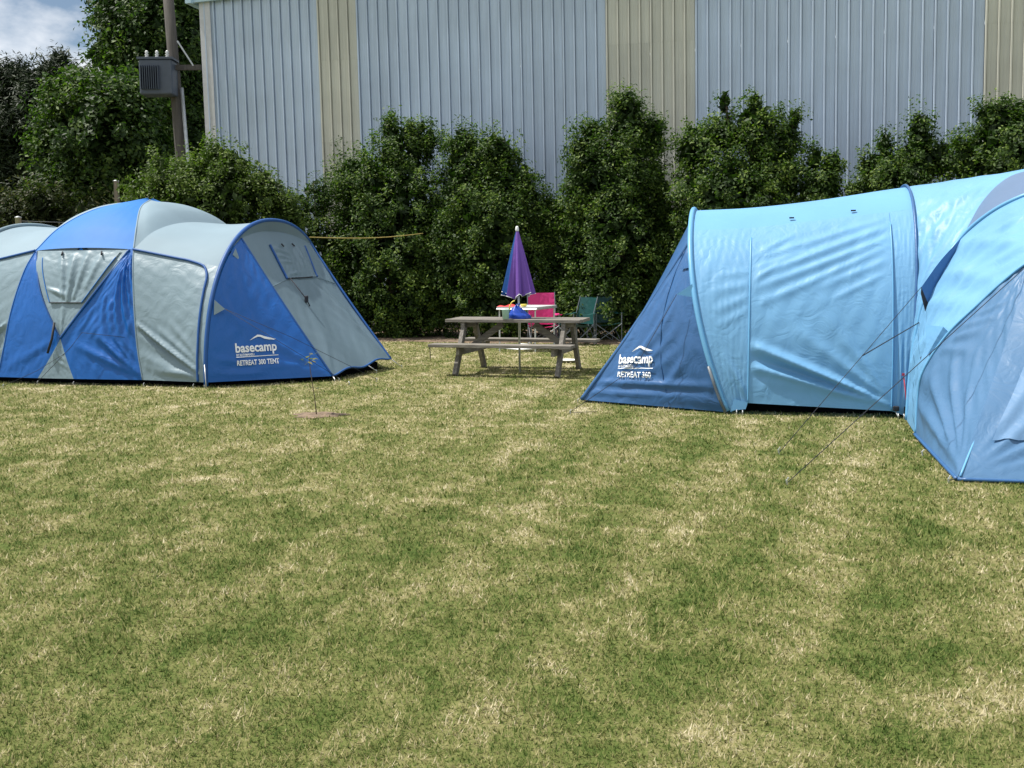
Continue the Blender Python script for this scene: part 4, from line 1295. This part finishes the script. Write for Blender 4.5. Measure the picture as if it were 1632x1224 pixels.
rope('guy_rope', [tuple(side_top + [-.02, -.05, -.02]), toL((1.89, 7.25, .01))], .0032, M['rope'], tr)
w0 = toL((2.13, 8.44, .01))
spl = w0.lerp(Vector(V1), .55)
rope('guy_rope', [tuple(V1), spl, w0], .0032, M['rope'], tr)
rope('guy_rope', [(1.80, -.2, .98), spl], .005, M['rope'], tr)
for p_ in (toL((1.89, 7.25, 0)), w0): peg(tr, p_, (-.5, -.5, 0))
for p_, d_ in (((-1.70, .66, 0), (-1, -.3, 0)), ((-1.62, -.30, 0), (-1, -.4, 0)), ((.12, -.08, 0), (0, -1, 0)), ((.06, -.06, 0), (0, -1, 0)), ((1.62, -.08, 0), (0, -1, 0)), ((1.67, -.10, 0), (0, -1, 0)), ((1.56, -3.30, 0), (-1, -1, 0)), ((1.54, -2.2, 0), (-1, 0, 0))):
    peg(tr, p_, d_)
rope('peg_strap', [tuple(K), (1.56, -3.30, .02)], .0032, M['rope'], tr)
rope('peg_strap', [tuple(H2b[0] + [.03, -.01, .02]), (1.62, -.08, .02)], .006, M['peg'], tr)
mb = MB()  # black skirt added to paint the shade below this tent's hem
out_ = [(-1.4, .85), (.1, .24), (1.66, .24), (1.78, -1.2), (1.80, -3.0), (4.86, -3.05), (4.9, .0), (4.9, 3.1), (.1, 3.1), (-1.45, 2.4)]
n = len(out_)
for z in (0.006, .13):
    for s_, q_ in out_: mb.v.append((s_, q_, z if z < .1 else (.13 if q_ > 0 else .04)))
for k in range(n): mb.f.append((k, (k + 1) % n, n + (k + 1) % n, n + k))
mb.f.append(tuple(range(n, 2 * n)))
mb.build('gap_shade_skirt', M['gap_shade'], tr)

# ------------------------------------------------------------------ picnic table
ptab = empty('picnic_table', (0.10, 15.42, 0), R(-16))
tag(ptab, 'weathered grey timber picnic table with attached benches', 'picnic table')
TL = 1.98
for k in range(5):
    MB().box((random.uniform(-.012, .012), -.30 + k * .15, .765 + random.uniform(-.005, .005)), (TL, .130, .045)).build('plank', M['wood'], ptab, bevel=.006)
for sgn in (-1, 1):
    for k in range(2):
        MB().box((random.uniform(-.015, .015) - (.0 if sgn > 0 else .06), sgn * (.66 + .075 * (1 if k else -1)), .43), (TL + .08, .134, .045)).build('bench_plank', M['wood'], ptab, bevel=.006)
    x = sgn * .74
    MB().box((x, 0, .700), (.06, .68, .085)).build('top_beam', M['wood_y'], ptab, bevel=.006)
    MB().box((x + .055 * sgn * -1, 0, .355), (.05, 1.46, .12)).build('bench_beam', M['wood_y'], ptab, bevel=.006)
    for q in (-1, 1):
        MB().beam((x, q * .69, 0.0), (x, q * .22, .74), .06, .11, (0, 1, 0)).build('leg', M['wood_z'], ptab, bevel=.006)
    MB().beam((x - sgn * .05, 0, .385), (x - sgn * .50, 0, .705), .05, .09, (0, 0, 1)).build('brace', M['wood'], ptab, bevel=.006)
o = MB().tube([at(685, 552, 15.1), at(686, 572, 15.1)], .006, 6).build('hanging_cord', M['rope'])
tag(o, 'thin dark cord hanging off the left end of the front bench', 'cord')

# ------------------------------------------------------------------ closed umbrella
ub = Vector((0.10, 15.42, 0))
um = empty('umbrella', ub)
tag(um, 'closed purple and blue beach umbrella standing through the picnic table', 'umbrella')
ztip = at(824, 362, 15.42).z
zb = at(824, 474, 15.42).z
MB().tube([(0.015, 0, 0), (0.005, 0, 1.0), (-.01, 0, ztip - .04)], .016, 10).build('pole', M['alu'], um, smooth=True)
MB().lathe([(.022, 0), (.026, .02), (.022, .06), (.012, .075)], 12, (-.012, 0, ztip - .06)).build('cap', M['white'], um, smooth=True)
NPan = 8
for k in range(NPan):
    a0 = 2 * math.pi * k / NPan
    G = np.zeros((22, 9, 3))
    for j in range(22):
        t = j / 21
        rad = .018 + .215 * t ** 0.95
        hem_z = zb + .03 * math.sin(k * 2.1) + .02 * math.cos(k * 1.3)
        for i in range(9):
            s = i / 8
            a = a0 + 2 * math.pi / NPan * s
            fold = 1 - (.42 * t) * (1 - abs(2 * s - 1)) + .10 * t * math.sin(5 * s * math.pi + k * 1.7)
            z = (ztip - .05) * (1 - t) + (hem_z + .05 * abs(2 * s - 1) - .02 * math.sin(a * 2)) * t
            G[j, i] = (rad * fold * math.cos(a) - .01 + .015 * t, rad * fold * math.sin(a) * .9, z)
    blue_side = math.cos(a0 + math.pi / NPan) < -0.5
    p = panel('canopy_panel', G, M['umblue'] if blue_side else M['purple'], um)
    rope('trim', [tuple(q) for q in G[-1, ::2]], .006, M['white'], p)

# ------------------------------------------------------------------ things on the picnic table
TZ = .79
bag = at(826, 505, 15.25)
bag.z = TZ
G = np.zeros((14, 28, 3))
for j in range(14):
    t = j / 13
    for i in range(28):
        a = 2 * math.pi * i / 27
        w = (1 - .10 * (2 * t - .5) ** 2) * (1 - t ** 3 * .92)
        lump = 1 + .10 * math.sin(3 * a + 2 * t) + .06 * math.sin(7 * a + 5 * t)
        G[j, i] = (.155 * w * lump * math.cos(a) + .02 - .05 * t, .09 * w * lump * math.sin(a), .12 * t ** .8 + (.07 * max(0, t - .55) / .45) + (0.0 if j else 0.0))
bo = empty('drawstring_bag', bag)
tag(bo, 'bright blue nylon drawstring bag lying on the picnic table', 'bag')
panel('body', G, M['bagblue'], bo)
rope('strap', [(-.03, -.02, .17), (-.02, -.05, .2), (.02, -.02, .21), (.01, 0, .175)], .008, M['bagblue'], bo)
b2 = at(806, 511, 15.12)
bk_ = empty('bucket', (b2.x, b2.y, TZ))
tag(bk_, 'small mint green beach bucket with yellow handle on the picnic table', 'bucket')
MB().lathe([(.045, 0), (.055, .13), (.060, .135), (.056, .14), (.050, .135), (.042, .02), (.0, .02)], 20).build('body', M['mint'], bk_, smooth=True)
MB().tube([(.052, 0, .13), (.06, 0, .19), (.09, 0, .24), (.13, 0, .26)], .009, 8).build('handle', M['yellow'], bk_, smooth=True)

# ------------------------------------------------------------------ folding table behind
ft = empty('folding_table', (-0.27, 19.35, 0), R(-20))
tag(ft, 'folding camping table with aluminium frame behind the picnic table', 'folding table')
TW, TD, TH = .76, 1.2, .81
ex, ey = Vector((1, 0, 0)), Vector((0, 1, 0))
cf = lambda a, b, z: ex * a * TW + ey * b * TD + Vector((0, 0, z))
mb = MB()
mb.add([cf(0, 0, TH), cf(1, 0, TH), cf(1, 1, TH), cf(0, 1, TH), cf(0, 0, TH - .025), cf(1, 0, TH - .025), cf(1, 1, TH - .025), cf(0, 1, TH - .025)], [(0, 1, 2, 3), (7, 6, 5, 4), (0, 4, 5, 1), (1, 5, 6, 2), (2, 6, 7, 3), (3, 7, 4, 0)])
mb.build('table_top', M['ttop'], ft, bevel=.004)
MB().tube([cf(0, 0, TH - .04), cf(1, 0, TH - .04), cf(1, 1, TH - .04), cf(0, 1, TH - .04), cf(0, 0, TH - .04)], .014, 8).build('edge_rail', M['alu'], ft)
for a, b in ((.05, .04), (.95, .04), (.05, .96), (.95, .96)):
    MB().tube([cf(a, b, 0), cf(a, b, TH - .05)], .014, 8).build('leg', M['alu'], ft)
for b in (.04, .96):
    MB().tube([cf(.05, b, .06), cf(.5, b, .045), cf(.95, b, .06)], .014, 8).build('foot_rail', M['alu'], ft)
cl0 = cf(.25, .12, TH)
G = np.zeros((12, 20, 3))
for j in range(12):
    for i in range(20):
        u_, v_ = i / 19, j / 11
        w_ = math.sin(math.pi * u_) ** .5 * math.sin(math.pi * v_) ** .5
        G[j, i] = tuple(cl0 + ex * (u_ - .5) * .40 + ey * (v_ - .5) * .24 + Vector((0, 0, .004 + .05 * w_ * (0.6 + .4 * math.sin(9 * u_ + 4 * v_)))))
cw = panel('folded_cloth', G, M['red'], None)
cw.matrix_world = Matrix.Translation(ft.location) @ Matrix.Rotation(R(-20), 4, 'Z')
tag(cw, 'crumpled red cloth on the folding table', 'cloth')
yb = Matrix.Translation(ft.location) @ Matrix.Rotation(R(-20), 4, 'Z') @ cf(.62, .12, TH)
o = MB().lathe([(.0, 0), (.045, .004), (.06, .05), (.055, .05), (.04, .012), (0, .012)], 18).build('bowl', M['yellow'], None, smooth=True, loc=yb)
tag(o, 'small yellow bowl beside the red cloth on the folding table', 'bowl')


# ------------------------------------------------------------------ camping chairs
def chair(loc, rz, fabric, label, seat_z=.42, back_h=.52, sag=.04):
    c = empty('camping_chair', loc, rz)
    tag(c, label, 'camping chair', 'camping chairs by the hedge')
    w, d = .27, .25
    Gs_ = np.zeros((14, 14, 3)); Gb_ = np.zeros((14, 14, 3))
    for j in range(14):
        for i in range(14):
            u_, v_ = i / 13, j / 13
            Gs_[j, i] = ((u_ - .5) * 2 * w, (v_ - .5) * 2 * d, seat_z - sag * 4 * u_ * (1 - u_) - .05 * v_)
            Gb_[j, i] = ((u_ - .5) * 2 * w, d - .01 + .10 * v_ + .04 * 4 * u_ * (1 - u_), seat_z - .02 + back_h * v_)
    panel('seat', wrinkle(Gs_, noise=.004, seed=71), fabric, c)
    panel('backrest', wrinkle(Gb_, noise=.005, seed=72), fabric, c)
    for s in (-1, 1):
        ar = np.zeros((6, 10, 3))
        for j in range(6):
            for i in range(10):
                ar[j, i] = (s * (w + .02 + .05 * (j / 5 - .5) * 2), -d + 2 * d * i / 9, seat_z + .20 - .03 * math.sin(math.pi * i / 9))
        panel('armrest', ar, fabric, c)
        MB().tube([(s * w, d + .02, .0), (s * w, d, seat_z + .2), (s * w, d + .10, seat_z + back_h)], .010, 7).build('back_post', M['fpole'], c)
        MB().tube([(s * w, -d, .0), (s * w, -d, seat_z + .2)], .010, 7).build('leg', M['fpole'], c)
        MB().tube([(s * w, -d, .03), (-s * w, -d + .01 * s, seat_z - .02)], .009, 7).build('cross_brace', M['fpole'], c)
        MB().tube([(s * w, d, .03), (-s * w, d + .01 * s, seat_z - .02)], .009, 7).build('cross_brace', M['fpole'], c)
        MB().tube([(s * w, -d, .03), (s * (w - .012), d, seat_z - .04)], .009, 7).build('cross_brace', M['fpole'], c)
    return c


chair((0.62, 20.75, 0), R(6), M['pink'], 'bright pink folding camping chair behind the folding table', back_h=.62)
chair((1.25, 21.0, 0), R(-55), M['teal'], 'dark teal camping chair turned sideways, nearer to the pink chair')
chair((1.86, 21.35, 0), R(15), M['teal'], 'dark teal camping chair against the hedge, nearest the light blue tent')

# plate on the lawn
p = at(905, 577, 17.05)
o = MB().lathe([(.0, .012), (.10, .012), (.15, .030), (.165, .040), (.160, .044), (.14, .034), (.10, .022), (0, .022)], 28).build('flying_disc', M['white'], None, smooth=True, loc=(p.x, p.y, 0))
tag(o, 'white plastic disc lying on the grass under the picnic table end', 'disc')

# ------------------------------------------------------------------ sapling
sp = empty('sapling', SAP)
tag(sp, 'thin young sapling in a small bare patch in front of the left tent', 'sapling')
stem = [(0, 0, 0), (-.012, 0, .15), (-.03, 0, .30), (-.05, 0, .45), (-.06, 0, .58), (-.055, .0, .64)]
MB().tube(stem, [.006, .005, .0045, .004, .003, .002], 7).build('stem', M['bark'], sp, smooth=True)
lr = random.Random(5)
for (x, z, n_) in ((-.06, .60, 11), (.03, .27, 5), (-.07, .26, 2), (-.02, .56, 4)):
    for k in range(n_):
        c = Vector((x + lr.uniform(-.07, .07), lr.uniform(-.06, .06), z + lr.uniform(-.05, .05)))
        d = Vector((lr.uniform(-1, 1), lr.uniform(-1, 1), lr.uniform(-.6, .3))).normalized()
        s = d.cross(Vector((0, 0, 1))).normalized()
        l, w = .048 + .025 * lr.random(), .020
        mb = MB().add([c - d * l * .5, c - d * l * .1 + s * w + Vector((0, 0, .003)), c + d * l * .6, c - d * l * .1 - s * w + Vector((0, 0, .003))], [(0, 1, 2, 3)])
        o = mb.build('leaf', M['sapleaf'], sp)
        a = o.data.attributes.new('rnd', 'FLOAT', 'POINT')
        a.data.foreach_set('value', [lr.random()] * 4)
    MB().tube([stem[2 if z < .4 else 4], (x, 0, z)], .0022, 5).build('twig', M['bark'], sp)
